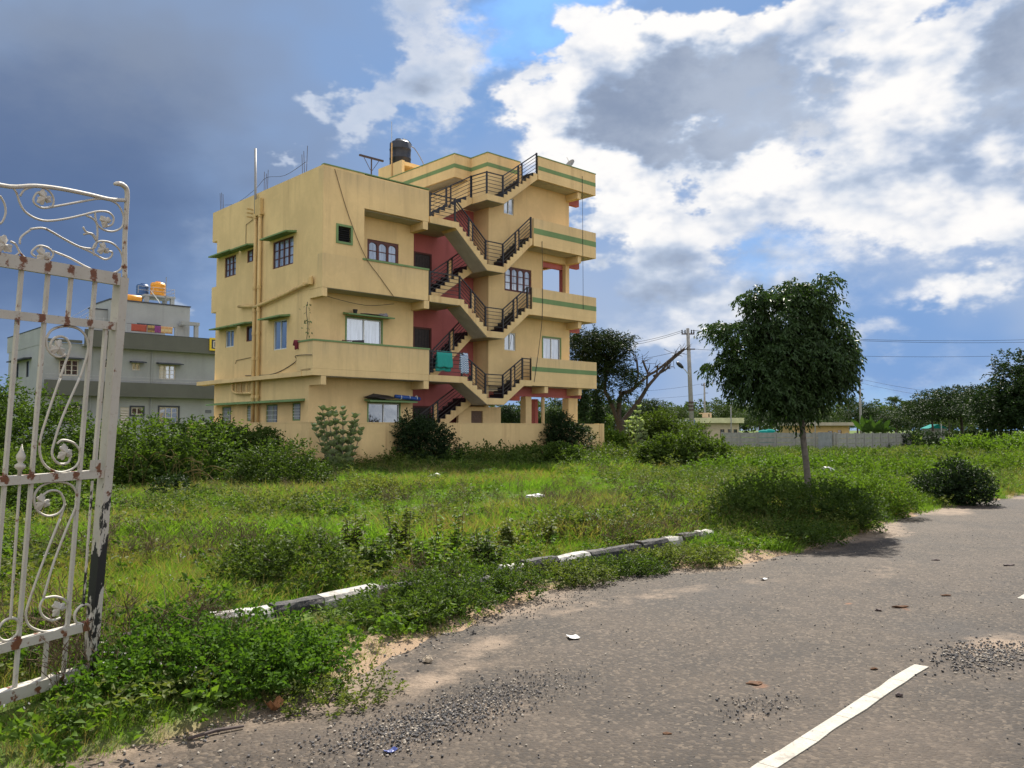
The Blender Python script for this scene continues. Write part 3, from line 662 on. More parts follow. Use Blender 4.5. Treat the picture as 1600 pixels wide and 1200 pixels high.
def road_mat():
    m, g, b = new_mat('worn_asphalt'); tc = g.new('ShaderNodeTexCoord').outputs['Object']
    vo = g.new('ShaderNodeTexVoronoi'); vo.inputs['Scale'].default_value = 44; g.put(vo.inputs['Vector'], tc)
    chip = g.ramp(vo.outputs['Color'], .55, .95)
    big = g.noise(tc, .8, 6, .62); mid = g.noise(tc, 4.5, 6, .68); fine = g.math('ADD', g.math('MULTIPLY', g.noise(tc, 34, 5, .8), .6), g.math('MULTIPLY', g.noise(tc, 110, 3, .8), .4))
    col = g.mix(g.ramp(big, .34, .66), rgb(.030, .0225, .0160), rgb(.056, .0405, .0270))
    col = g.mix(g.ramp(fine, .44, .62, 0, .85), col, rgb(.018, .016, .016))
    col = g.mix(g.math('MULTIPLY', chip, .50), col, rgb(.165, .128, .092))
    col = g.mix(g.ramp(mid, .50, .75, 0, .45), col, rgb(.105, .080, .060))
    tr = g.noise(g.vmath('MULTIPLY', g.vmath('ADD', tc, (0, 0, 3.0)), (.35, .35, .35)), 1.0, 6, .65); col = g.mix(g.ramp(tr, .52, .70, 0, .40), col, rgb(.092, .070, .052)); col = g.mix(g.ramp(tr, .48, .34, 0, .55), col, rgb(.034, .030, .028))
    dirt = g.new('ShaderNodeAttribute', attribute_name='dirt').outputs['Fac']
    dk = g.ramp(g.math('ADD', dirt, g.math('ADD', g.math('MULTIPLY', g.math('SUBTRACT', mid, .5), 1.1), g.math('MULTIPLY', g.math('SUBTRACT', fine, .5), .9))), .32, .92)
    col = g.mix(g.math('MULTIPLY', dk, .9), col, g.mix(fine, rgb(.16, .115, .080), rgb(.275, .205, .145)))
    rust = g.new('ShaderNodeAttribute', attribute_name='stain').outputs['Fac']
    col = g.mix(g.ramp(g.math('ADD', rust, g.math('MULTIPLY', g.math('SUBTRACT', mid, .5), .9)), .45, .8), col, rgb(.18, .075, .03))
    g.put(b.inputs['Base Color'], col); b.inputs['Roughness'].default_value = .82; b.inputs['Specular IOR Level'].default_value = .28
    bp = g.new('ShaderNodeBump'); bp.inputs['Strength'].default_value = .55; bp.inputs['Distance'].default_value = .012
    h = g.math('ADD', g.math('MULTIPLY', vo.outputs['Distance'], -1.0), g.math('MULTIPLY', fine, .9))
    g.put(bp.inputs['Height'], h); g.l.new(bp.outputs[0], b.inputs['Normal']); return m
def attr(me, name, vals):
    a = me.attributes.new(name, 'FLOAT', 'POINT'); a.data.foreach_set('value', np.asarray(vals, np.float32))
def build_ground():
    xs = np.concatenate([np.linspace(-1600, -90, 14)[:-1], np.linspace(-90, -14, 60)[:-1], np.arange(-14, 18, .2), np.linspace(18, 90, 60)[1:], np.linspace(90, 1600, 14)[1:]])
    ys = np.concatenate([np.linspace(-600, -8, 10)[:-1], np.arange(-8, 26, .2), np.linspace(26, 95, 90)[1:], np.linspace(95, 2800, 24)[1:]])
    me, V = grid_mesh('ground', xs, ys, ground_z, soil_mat())
    d = edge_dist(V[:, 0], V[:, 1]); nz = vnoise(V[:, 0], V[:, 1], .8, 8)
    bare = 1 - sstep(d + (nz - .5) * .9, .15, .80)
    attr(me, 'bare', bare)
    link(bpy.data.objects.new('ground', me))['kind'] = 'structure'
    # asphalt
    xr = np.concatenate([np.arange(-12, 16, .14), np.linspace(16, 170, 60)[1:]]); yr = np.concatenate([np.linspace(-40, -6, 12)[:-1], np.arange(-6, 23, .14), np.linspace(23, 160, 60)[1:]])
    me, V = grid_mesh('road', xr, yr, lambda x, y: np.zeros_like(x) + (vnoise(x, y, 2.2, 12) - .5) * .007, road_mat(),
                      keep=lambda x, y: (edge_dist(x, y) < .9) & (edge_dist(x, y) > -14))
    x, y = V[:, 0], V[:, 1]; d = edge_dist(x, y)
    dirt = .72 * sstep(d + (vnoise(x, y, 1.3, 21) - .5) * 1.3, -.85, .05)
    for (px, py, rx, ry, a, rot) in ((3.62, 6.35, .55, .28, .95, .7), (-.55, 5.45, .9, .28, .7, .9), (-.2, 6.35, .6, .3, .7, 1.0), (.55, 7.6, .9, .25, .55, .75), (1.5, 8.3, 1.2, .3, .6, .6), (0.1, 6.0, .5, .5, .35, .7), (2.6, 9.0, 1.0, .35, .45, .7), (-.1, 4.9, .5, .2, .5, .75), (4.2, 9.6, 1.6, .4, .45, .75), (1.9, 4.6, .5, .3, .3, .7), (1.3, 4.75, .3, .12, .5, .4), (2.0, 5.6, .3, .1, .35, .4)):
        c, s = math.cos(rot), math.sin(rot); u = ((x - px) * c + (y - py) * s) / rx; w = (-(x - px) * s + (y - py) * c) / ry
        dirt = np.maximum(dirt, a * np.exp(-(u * u + w * w)))
    attr(me, 'dirt', dirt)
    stn = np.zeros_like(x)
    for px, py, r in ((1.54, 5.40, .12), (.81, 4.52, .07), (2.35, 5.62, .06), (3.54, 7.65, .10), (3.1, 7.9, .08)): stn = np.maximum(stn, np.exp(-((x - px) ** 2 + (y - py) ** 2) / r ** 2))
    attr(me, 'stain', stn)
    link(bpy.data.objects.new('road', me))['kind'] = 'structure'
build_ground()
def road_paint():
    m, g, b = new_mat('road_paint'); tc = g.new('ShaderNodeTexCoord').outputs['Object']
    n = g.noise(tc, 9, 6, .72); f = g.noise(tc, 48, 4, .7)
    col = g.mix(g.ramp(n, .3, .7), rgb(.25, .23, .19), rgb(.34, .32, .27))
    col = g.mix(g.ramp(f, .53, .68, 0, .85), col, rgb(.16, .14, .12)); col = g.mix(g.ramp(g.noise(tc, 3.5, 6, .75), .54, .66, 0, .8), col, rgb(.13, .11, .09))
    g.put(b.inputs['Base Color'], col); b.inputs['Roughness'].default_value = .7
    bp = g.new('ShaderNodeBump'); bp.inputs['Strength'].default_value = .4; bp.inputs['Distance'].default_value = .006
    g.put(bp.inputs['Height'], f); g.l.new(bp.outputs[0], b.inputs['Normal']); return m
M['road_paint'] = road_paint()
def dash(p0, d, length, w):
    n = Vector((-d.y, d.x, 0)); k = int(length / .22); mb = MB(); L, Rr = [], []
    for i in range(k + 1):
        q = p0 + d * (length * i / k)
        L.append(q + n * (w / 2 + RNG.uniform(-.006, .006))); Rr.append(q - n * (w / 2 + RNG.uniform(-.006, .006)))
    for i in range(k):                                     # painted slabs cracked across, hairline gaps between them
        g0, g1 = (.004 if i % 2 else 0), 0
        a, b_, c, e = L[i].lerp(L[i + 1], g0 / .22), L[i + 1], Rr[i + 1], Rr[i].lerp(Rr[i + 1], g0 / .22)
        mb.add([Vector((p.x, p.y, .0070)) for p in (a, b_, c, e)] + [Vector((p.x, p.y, -.004)) for p in (a, b_, c, e)],
               [(0, 1, 2, 3), (0, 4, 5, 1), (1, 5, 6, 2), (2, 6, 7, 3), (3, 7, 4, 0)])
    o = mb.build('road_marking', M['road_paint']); o['kind'] = 'structure'
RD = (Vector((2.78, 5.79, 0)) - Vector((1.205, 4.07, 0))).normalized()
dash(Vector((2.775, 5.785, 0)) - RD * 3.0, RD, 3.0, .092)
dash(Vector((2.775, 5.785, 0)) + RD * 3.05, RD, 3.0, .092)
dash(Vector((2.775, 5.785, 0)) + RD * 9.1, RD, 3.0, .092)

# ------------------------------------------------------------------ kerb of painted stones
def kerb_mat(name, c, c2):
    m, g, b = new_mat(name); tc = g.new('ShaderNodeTexCoord').outputs['Object']
    n = g.noise(tc, 11, 6, .7); f = g.noise(tc, 45, 4, .7)
    col = g.mix(g.ramp(n, .45, .62), rgb(*c), rgb(*c2)); col = g.mix(g.ramp(f, .55, .70, 0, .8), col, rgb(.16, .13, .10))
    g.put(b.inputs['Base Color'], col); b.inputs['Roughness'].default_value = .85
    bp = g.new('ShaderNodeBump'); bp.inputs['Strength'].default_value = .7; bp.inputs['Distance'].default_value = .02
    g.put(bp.inputs['Height'], g.noise(tc, 18, 6, .7)); g.l.new(bp.outputs[0], b.inputs['Normal']); return m
M['kerb_white'] = kerb_mat('kerb_white_paint', (.40, .385, .355), (.24, .22, .19))
M['kerb_black'] = kerb_mat('kerb_black_paint', (.016, .016, .019), (.07, .065, .06))
KTOP = [(150, 992), (200, 984), (335, 961), (430, 946), (508, 933), (598, 915), (650, 905), (725, 893), (790, 885), (825, 879), (875, 870), (925, 861), (1005, 848), (1045, 841), (1068, 837), (1095, 832), (1117, 828)]
KH = .225
KERB = [gnd(u, v, KH) * 1.0 for u, v in KTOP]
for p_ in KERB: p_.z = 0
# colours of the painted stones in order, a stone that has sunk under the weeds last
KCOL = ['w', 'b', 'w', 'b', 'w', 'b', 'b', 'b', 'w', 'b', 'w', 'b', 'b', 'w', 'b', 'w']
def build_kerb():
    root = empty('kerb', KERB[0]); root['kind'] = 'structure'
    Z = {0: -.06, 1: -.05, 5: -.02, 6: -.11, 7: -.10}
    cs = catmull(KERB, 4)
    for i in range(len(KERB) - 1):
        seg = cs[i * 4:i * 4 + 5]; d0 = (seg[1] - seg[0]).normalized(); d1 = (seg[-1] - seg[-2]).normalized(); seg[0] = seg[0] + d0 * .010; seg[-1] = seg[-1] - d1 * .010
        tilt = RNG.uniform(-.02, .02); sink = Z.get(i, 0) + RNG.uniform(-.015, .01); mb = MB(); vs = []; NS = len(seg)
        for k in range(NS):
            q = seg[k]; t = (seg[min(k + 1, NS - 1)] - seg[max(k - 1, 0)]).normalized(); n = Vector((-t.y, t.x, 0))
            for (o, z) in ((0, -.15), (0, KH - .035), (.025, KH), (.12, KH + .005), (.15, KH - .02), (.15, -.15)):
                j = RNG.uniform(-.007, .007, 2); vs.append(q + n * (o + j[0] + tilt * .3) + Vector((0, 0, z + sink + j[1] + tilt * (k / (NS - 1) - .5))) - KERB[0])
        fs = [(k * 6 + e, k * 6 + (e + 1) % 6, (k + 1) * 6 + (e + 1) % 6, (k + 1) * 6 + e) for k in range(NS - 1) for e in range(6)] + [tuple(range(6)), tuple(range(NS * 6 - 1, (NS - 1) * 6 - 1, -1))]
        mb.add(vs, fs); mb.build('kerb_stone', M['kerb_white' if KCOL[i] == 'w' else 'kerb_black'], root)
build_kerb()

# ------------------------------------------------------------------ compound wall of the yellow house
def compound():
    R = empty('compound_wall', (-7.2827, 30.0, 0), HROT, 'low yellow compound wall streaked with rust stains in front of the apartment house', 'wall')
    C = M['compound']
    box('wall', C, R, -.66, 14.42, -1.2, -1.05, -.1, 1.86); box('wall', C, R, -.66, -.52, -1.05, 9.2, -.1, 1.86); box('wall', C, R, 14.28, 14.42, -1.05, 8.5, -.1, 1.86)
    box('coping', M['yellow'], R, -.67, 14.43, -1.21, -1.04, 1.86, 1.885); box('coping', M['yellow'], R, -.67, -.51, -1.04, 9.2, 1.86, 1.885)
    box('pillar', C, R, 14.43, 14.75, -1.22, -.9, -.1, 1.90)
compound()

# ------------------------------------------------------------------ things on and around the yellow house
def cloth_mat(name, c, c2=None, sc=14):
    m, g, b = new_mat(name); tc = g.new('ShaderNodeTexCoord').outputs['Object']
    if c2:
        wv = g.new('ShaderNodeTexChecker'); wv.inputs['Scale'].default_value = sc; wv.inputs['Color1'].default_value = rgb(*c); wv.inputs['Color2'].default_value = rgb(*c2)
        g.put(wv.inputs['Vector'], tc); g.put(b.inputs['Base Color'], wv.outputs[0])
    else:
        g.put(b.inputs['Base Color'], g.mix(g.noise(tc, 6, 4), rgb(*[x * .8 for x in c]), rgb(*c)))
    b.inputs['Roughness'].default_value = .9; return m
def hanging_cloth(name, mat, s0, s1, t, ztop, drop, drop2, label, cat, group=None):
    """cloth folded over a rail: front and back fall, soft pleats"""
    nx, nz = 15, 12; vs = []
    for k in range(-nz, nz + 1):
        for i in range(nx + 1):
            f = abs(k) / nz; s = s0 + (s1 - s0) * i / nx + .012 * math.sin(i * 1.3 + k * .5)
            pl = .022 * f * math.sin(i * 1.15 + (2 if k > 0 else 0)) + .01 * math.sin(i * 2.7 + k * .6) * f
            zz = ztop - (drop if k <= 0 else drop2) * f - .02 * f * math.sin(i * .7); tt = t + (-.045 if k < 0 else .045 if k > 0 else 0) * min(1, f * 5) + pl
            vs.append(H(s, tt, zz))
    o = vs[nz * (nx + 1)].copy(); mb = MB().add([v - o for v in vs], [(r * (nx + 1) + i, r * (nx + 1) + i + 1, (r + 1) * (nx + 1) + i + 1, (r + 1) * (nx + 1) + i) for r in range(2 * nz) for i in range(nx)])
    ob = mb.build(name, mat, None, True); ob.location = o
    sm = ob.modifiers.new('thickness', 'SOLIDIFY'); sm.thickness = .008
    return tag(ob, label, cat, group)
hanging_cloth('towel', cloth_mat('teal_terry', (.02, .30, .26)), 5.18, 5.95, -.78, 4.74, .66, .80, 'plain teal towel hung over the lowest stair railing', 'towel', 'washing on the stair railing')
hanging_cloth('checked_cloth', cloth_mat('blue_check', (.50, .58, .66), (.10, .17, .30), 22), 6.38, 6.78, -.78, 4.73, .84, .7, 'blue and white checked cloth hanging beside the teal towel', 'cloth', 'washing on the stair railing')
hanging_cloth('red_rag', cloth_mat('maroon_cotton', (.16, .02, .035)), -.50, -.22, .20, 4.82, .34, .2, 'small maroon rag hung over the end of the balcony wall', 'rag')
def hanging_plant():
    R = empty('hanging_plant', H(-.12, -.02, 4.85), HROT, 'thin leafy creeper trained up the house corner above the balcony wall', 'plant'); r = np.random.default_rng(9)
    MB().tube(catmull([(0, 0, 0), (.04, 0, .5), (-.03, 0, 1.0), (.02, 0, 1.35)], 4), .012, 5).build('stem', M['rebar'], R); mb = MB()
    for i in range(46):
        z = r.uniform(.05, 1.2) ** 1.1; p = Vector((r.normal(0, .07), r.normal(0, .07) - .05, z)); d = Vector(r.normal(size=3)).normalized() * .05; e = d.cross(Vector(r.normal(size=3))).normalized() * .03
        mb.add([p, p + d + e, p + d * 2, p + d - e], [(0, 1, 2), (0, 2, 3)])
    mb.build('foliage', plain('creeper_leaf', (.06, .11, .03), .6, .4, 9), R)
hanging_plant()
def tarp():
    R = empty('rolled_tarp', H(4.3, -.30, 2.80), HROT, 'blue rolled tarpaulin lying on the ground floor sunshade', 'tarpaulin')
    mm = plain('blue_tarpaulin', (.02, .07, .28), .45, .35, 12)
    MB().tube([(-.75, .02, .10), (-.3, -.01, .06), (.2, 0, .03), (.42, .01, .02)], [.07, .085, .08, .075], 9).build('roll', mm, R, True)
    mb = MB()
    for x in (-.5, -.1, .25): mb.lathe((x, 0, .06), [(.092, -.012), (.092, .012)], 10, 0)
    mb.build('cord', M['alu'], R)
tarp()
def heap(name, c, rx, ry, rz, mat, label, cat, seed, rot=0, n=14, group=None, jag=.28):
    """an irregular lump with its own outline"""
    r = np.random.default_rng(seed); bm = bmesh.new(); bmesh.ops.create_icosphere(bm, subdivisions=2, radius=1)
    k = r.uniform(.4, 1.6, 6); ph = r.uniform(0, 6, 6)
    for v in bm.verts:
        p = v.co; w = 1 + jag * (math.sin(p.x * 3 * k[0] + ph[0]) * math.sin(p.y * 3 * k[1] + ph[1]) + .6 * math.sin(p.z * 5 * k[2] + ph[2] + p.x * 4)) + r.uniform(-.08, .08)
        v.co = Vector((p.x * rx * w, p.y * ry * w, max(p.z, -.35) * rz * w))
    me = bpy.data.meshes.new(name); bm.to_mesh(me); bm.free(); me.materials.append(mat)
    o = link(bpy.data.objects.new(name, me)); o.location = c; o.rotation_euler = (0, 0, rot); return tag(o, label, cat, group)
heap('dark_sheet', H(3.0, -.25, 2.83), .62, .18, .13, plain('dark_sheet_plastic', (.03, .022, .018), .7), 'crumpled dark sheet piled on the ground floor sunshade beside the blue roll', 'sheet', 3, HROT)
heap('bundle', H(3.05, -.2, 5.98), .20, .12, .09, cloth_mat('grey_rag', (.30, .28, .32)), 'grey cloth bundle on the right end of the first floor sunshade', 'bundle', 4, HROT)
heap('dark_rag', H(2.45, -.2, 5.965), .42, .10, .035, M['tank_black'], 'flat black rag lying along the first floor sunshade', 'rag', 5, HROT)
def pot():
    R = empty('flower_pot', H(1.78, -.2, 5.94), HROT, 'small black pot standing on the first floor sunshade', 'pot')
    MB().lathe((0, 0, 0), [(.06, 0), (.09, .14), (.10, .15), (.08, .15)], 12).build('pot', M['tank_black'], R); MB().lathe((0, 0, .10), [(.078, 0), (.078, .02)], 12).build('soil', M['rebar'], R)
pot()
def brush():
    R = empty('broom', H(1.2, -.82, 4.80), HROT, 'dark broom lying on the first floor balcony wall', 'broom')
    MB().tube([(-.35, 0, .02), (.1, 0, .03)], .018, 6).build('handle', M['wood'], R)
    MB().prism([(.1, .0), (.55, -.02), (.55, .09), (.1, .05)], -.05, .05, lambda a, z, t: (a, t, z)).build('brush_head', M['black_metal'], R)
brush()
def tank_stand():
    R = empty('tank_stand', H(7.9, 5.5, 13.0), HROT, 'yellow masonry box on the roof carrying the black tank', 'tank stand')
    box('wall', M['yellow'], R, .05, .2, .02, 2.0, 0, 1.52); box('wall', M['yellow'], R, .2, 1.5, 1.85, 2.0, 0, 1.52); box('wall', M['yellow'], R, 1.35, 1.5, .02, 1.85, 0, 1.52); box('slab', M['yellow'], R, .2, 1.35, .05, 1.85, 1.30, 1.48)
    T = empty('water_tank', H(8.55, 6.5, 14.48), HROT, 'black ribbed plastic water tank on the yellow roof box', 'water tank')
    prof = [(.50, 0), (.52, .04), (.52, .38), (.535, .40), (.535, .44), (.52, .46), (.52, .84), (.535, .86), (.535, .90), (.52, .92), (.52, 1.18), (.42, 1.27), (.2, 1.30)]
    MB().lathe((0, 0, 0), prof, 24).build('body', M['tank_black'], T, True)
    MB().lathe((-.1, 0, 1.28), [(.19, 0), (.2, .05), (.16, .12)], 16).build('lid', M['tank_black'], T)
    MB().tube(catmull([(.0, -.2, 1.4), (.3, -.25, 1.34), (.52, -.2, 1.2)], 4), .03, 6).build('pipe', M['cable'], T)
    MB().tube(catmull([(.5, -.2, 1.15), (.75, -.25, 1.0), (1.05, -.5, .3), (1.15, -.6, -.4)], 4), .025, 6).build('pipe', M['pvc'], T)
    P = empty('lightning_rod', H(7.9, 6.30, 13.82), HROT, 'thin tall metal rod in front of the black water tank', 'rod')
    MB().tube([(0, 0, .02), (0, 0, 1.7)], .035, 6).build('pole', M['gold'], P); MB().tube([(0, 0, 1.7), (-.02, 0, 2.75)], .016, 6).build('tip', M['steel'], P)
    A = empty('roof_tee_bracket', H(2.7, .2, 10.9), HROT, 'dark T shaped steel bracket on the roof left of the black tank', 'bracket')
    MB().tube([(0, 0, -.85), (0, 0, 1.2)], .028, 5).build('post', M['rebar'], A); MB().box(-.55, .55, -.03, .03, 1.2, 1.27).build('crossbar', M['rebar'], A)
    MB().tube([(-.35, 0, 1.2), (-.04, 0, .75)], .012, 4).build('brace', M['rebar'], A); MB().tube([(.35, 0, 1.2), (.04, 0, .75)], .012, 4).build('brace', M['rebar'], A)
    D = empty('dish_antenna', H(13.3, -.5, 13.82), HROT - .5, 'small grey satellite dish on the roof parapet', 'dish antenna')
    prof = [(.02, 0), (.14, .015), (.26, .05), (.36, .10), (.37, .10), (.27, .035), (.14, -.005), (.02, -.02)]
    dm = MB().lathe((0, 0, 0), prof, 20).mesh('dish', M['pvc'], True); dd = link(bpy.data.objects.new('dish', dm), D); dd.scale = (.72, .72, .72); dd.location = (0, 0, .22); dd.rotation_euler = (rad(60), 0, rad(-60))
    MB().tube([(0, 0, -.05), (0, 0, .28)], .025, 6).build('mast', M['steel'], D); MB().tube([(0, 0, .2), (-.25, -.18, .5)], .01, 5).build('feed_arm', M['steel'], D)
tank_stand()

# ------------------------------------------------------------------ grey neighbour house
def grey_house():
    R = empty('grey_house', (-28.07, 49.866, 0), HROT, 'grey two storey house with dark bands behind the iron gate', 'house')
    W = paint('grey_paint', (.345, .355, .35), stain=(.16, .16, .15), streak=.35, base_dirt=.3); B = paint('band_paint', (.125, .125, .105), stain=(.07, .07, .06), streak=.3, base_dirt=0)
    T = plain('slate_trim', (.045, .05, .065), .6, .15, 6); FR = plain('cream_frame', (.55, .50, .42), .6, .1, 8)
    ops1 = [(5.19, 5.70, 5.42, 5.90), (6.92, 7.97, 4.93, 5.86), (.95, 2.05, 4.89, 5.88), (3.45, 3.80, 5.46, 5.92)]
    ops0 = [(6.98, 8.20, 2.05, 3.10), (5.22, 5.94, 2.58, 3.06), (1.0, 2.2, 2.07, 3.08), (4.55, 5.10, 1.1, 3.05)]
    wall('wall', W, R, 't', 0, 13.5, 0, 6.72, 0, .2, ops0 + ops1)
    wall('wall', W, R, 's', .2, 8.0, 0, 6.72, 0, .2, [(2.8, 3.45, 4.9, 5.9), (5.3, 5.9, 4.9, 5.9)])
    box('wall', W, R, -.02, .14, -.02, 8.4, 6.74, 7.74); box('wall', W, R, 13.3, 13.5, .2, 8, 0, 6.72); box('wall', W, R, .2, 13.3, 7.8, 8, 0, 6.72)
    box('roof', W, R, .0, 13.5, .0, 8.2, 6.72, 6.9)
    box('trim', T, R, -.04, .16, -.04, 8.42, 7.742, 7.80)
    for z0, z1, x0 in ((6.74, 7.74, 2.2), (3.70, 4.60, .06)):
        box('band', B, R, x0, 13.5, -.55, -.45, z0, z1); box('band_floor', W, R, x0, 13.5, -.45, -.003, z0, z0 + .14)
    box('band', B, R, .16, 2.2, -.1, .02, 6.92, 7.1)
    box('rail', T, R, 2.2, 13.5, -.56, -.44, 7.742, 7.77)
    for z in (4.8, 5.0): MB().tube([(.1, -.5, z - .05), (13.4, -.5, z - .05)], .018, 4).build('railing', M['steel'], R)
    for w_ in ops1: window(R, 't', 0, *w_, 'wood', 3 if w_[1] - w_[0] > .8 else 2 if w_[1] - w_[0] > .4 else 1, 3 if w_[1] - w_[0] > .8 else 1, frame_mat=FR, pane=M['pane_dark'] if w_[0] != 6.92 else M['pane_white'], fw=.07)
    for w_ in ops0[:3]:
        window(R, 't', 0, *w_, 'wood', 3 if w_[1] - w_[0] > .8 else 2, 3 if w_[1] - w_[0] > .8 else 1, frame_mat=FR, pane=M['pane_dark'], fw=.07); surround(R, 't', 0, *w_, .1, .03, T)
    lv = box('louvre_window', FR, R, 4.55, 5.10, .04, .07, 1.1, 3.05)
    for k in range(11):
        z = 1.3 + k * .155; MB().prism([(-.02, z), (.035, z + .07), (.04, z + .055), (-.015, z - .015)], 4.6, 5.05, lambda t, zz, s: (s, t, zz)).build('slat', FR, lv)
    for w_ in ((2.8, 3.45, 4.9, 5.9), (5.3, 5.9, 4.9, 5.9)): window(R, 's', 0, *w_, 'wood', 1, 2, frame_mat=T, pane=M['pane_dark'])
    for a0, a1, z in ((5.04, 5.95, 5.92), (6.72, 8.32, 5.92), (.72, 2.25, 5.94), (3.3, 3.98, 5.96)): sunshade(R, 't', 0, a0, a1, z, .5, .07, T)
    sunshade(R, 's', 0, 2.2, 6.3, 6.0, .5, .07, T)
    for s in (6.42, 2.75): MB().tube([(s, -.06, 0), (s, -.06, 6.7)], .05, 6).build('pipe', W, R)
    v = box('vent', T, R, 10.05, 10.45, -.02, .02, 2.75, 2.95)
    for k in range(3): box('slat', W, v, 10.07, 10.43, -.035, -.022, 2.78 + k * .055, 2.80 + k * .055)
    # roof rooms
    t0 = 1.6
    wall('wall', W, R, 't', 4.3, 9.5, 6.9, 10.05, t0, t0 + .15, [(7.85, 8.5, 7.4, 8.55)]); box('wall', W, R, 4.3, 4.45, t0 + .15, 5.5, 6.9, 10.05); box('wall', W, R, 9.35, 9.5, t0 + .15, 1.9, 8.7, 10.05)
    box('wall', W, R, 4.45, 7.7, 5.35, 5.5, 6.9, 10.05); box('wall', W, R, 7.55, 7.7, t0 + .15, 5.35, 6.9, 10.0); box('roof', W, R, 4.45, 9.35, t0 + .15, 5.35, 9.85, 10.0)
    box('trim', T, R, 4.25, 9.55, t0 - .05, t0 + .2, 10.052, 10.13); box('trim', T, R, 4.25, 4.5, t0 + .2, 5.55, 10.052, 10.13)
    box('wall', W, R, 3.2, 4.29, t0 + .5, t0 + .65, 6.9, 9.4); box('trim', T, R, 3.15, 4.29, t0 + .45, t0 + .7, 9.402, 9.47)
    sunshade(R, 't', t0, 6.0, 7.4, 8.58, .4, .07, T)
    for (a, b, c, d) in ((8.7, 9.1, t0 - .02, t0 + .16), (9.55, 9.8, .8, 1.05)): box('column', W, R, a, b, c, d, 6.9, 8.72)
    box('beam', W, R, 8.6, 9.85, .75, 1.1, 8.725, 8.95); box('beam', W, R, 8.7, 9.1, 1.1, t0 - .005, 8.725, 8.9)
    for k in range(5): MB().tube([(2.3, -.4, 7.8 + k * .18), (3.9, -.4, 7.8 + k * .18)], .016, 4).build('railing', M['steel'], R)
    for k in range(4): MB().tube([(2.3 + k * .5, -.4, 7.75), (2.3 + k * .5, -.4, 8.6)], .018, 4).build('railing', M['steel'], R)
    for k in range(3): MB().tube([(1.7, 1.2, 7.9 + k * .3), (3.3, 1.9, 9.0 + k * .3)], .018, 4).build('railing', M['steel'], R)
    c, sn = math.cos(HROT), math.sin(HROT)
    def G(s, t, z): return Vector((-28.07 + c * s - sn * t, 49.866 + sn * s + c * t, z))
    S = empty('sign_board', G(9.98, -.60, 7.0), HROT, 'yellow framed sign board with a letter D at the edge of the grey house', 'sign')
    yl = plain('sign_yellow', (.72, .50, .02), .5, .1, 5)
    box('panel', T, S, .05, 2.2, -.03, 0, 0, .78)
    fb = MB().box(0, .12, -.06, .02, -.04, .82).box(.12, 2.2, -.06, .02, .70, .82).box(.12, 2.2, -.06, .02, -.04, .08); fb.build('frame', yl, S)
    poly = [(.24, .16), (.24, .62), (.42, .62), (.54, .52), (.56, .39), (.54, .26), (.42, .16)]; inn = [(.32, .23), (.32, .55), (.40, .55), (.47, .47), (.48, .39), (.47, .31), (.40, .23)]
    mb = MB(); n = len(poly)
    for i in range(n):
        j = (i + 1) % n; mb.prism([poly[i], poly[j], inn[j], inn[i]], -.045, -.031, lambda s, z, t: (s, t, z))
    mb.build('letter', FR, S)
    # things on its roof
    P = empty('tank_platform', G(7.2, 3.6, 10.0), HROT, 'grey concrete frame with railing carrying tanks on the grey house', 'platform')
    for (x, y) in ((0, 0), (1.75, 0), (0, 1.4), (1.75, 1.4)): box('column', W, P, x, x + .25, y, y + .25, 0, .85)
    box('slab', W, P, -.05, 2.05, -.05, 1.7, .852, .98)
    for z in (1.25, 1.5): MB().tube([(-.5, 0, z), (2.0, 0, z), (2.0, 1.6, z)], .018, 4).build('railing', M['steel'], P)
    for x in (-.5, .5, 1.3, 2.0): MB().tube([(x, 0, .98), (x, 0, 1.5)], .018, 4).build('railing', M['steel'], P)
    MB().tube([(.35, -.1, 1.2), (1.1, -.35, .1)], .035, 5).build('pipe', M['alu'], P); MB().tube([(1.35, -.1, 2.3), (1.35, -.1, 0)], .03, 5).build('pipe', M['pvc'], P)
    def tank(nm, s, t, z, r, h, mat, lab):
        Tk = empty(nm, G(s, t, z), HROT, lab, 'water tank'); pr = [(r * .96, 0)]
        for k in range(4): pr += [(r * .96, .04 + k * h / 4.6), (r, .08 + k * h / 4.6), (r, .2 * h + k * h / 4.6 - .02), (r * .96, .22 * h + k * h / 4.6 - .02)]
        pr += [(r * .9, h * .96), (r * .5, h)]
        MB().lathe((0, 0, 0), pr, 20).build('body', mat, Tk, True); MB().lathe((0, 0, h), [(r * .35, 0), (r * .34, .07), (.05, .09)], 14).build('lid', mat, Tk)
    tank('water_tank', 8.25, 4.2, 10.98, .50, .98, M['tank_yellow'], 'orange plastic water tank on the roof of the grey house')
    tank('water_tank', 7.45, 4.9, 10.98, .42, .85, M['tank_blue'], 'blue plastic water tank half hidden behind the orange one')
    Hh = empty('solar_heater', G(5.0, 2.5, 10.13), HROT, 'yellow solar water heater cylinder lying on the grey house roof', 'water heater')
    MB().lathe((.5, 0, .28), [(.2, 0), (.235, .03), (.235, 1.0), (.2, 1.03)], 18, 0).build('cylinder', M['tank_yellow'], Hh, True); MB().lathe((.5, 0, .28), [(.24, -.02), (.24, .02)], 14, 0).lathe((.5, 0, .28), [(.24, 1.01), (.24, 1.05)], 14, 0).build('end_cap', M['tank_black'], Hh)
    for x in (.6, 1.4): MB().box(x, x + .05, -.18, .18, 0, .1).build('stand', M['steel'], Hh)
    MB().lathe((.45, .1, .45), [(.14, 0), (.14, .42), (.1, .46)], 12).build('feed_tank', M['tank_yellow'], Hh)
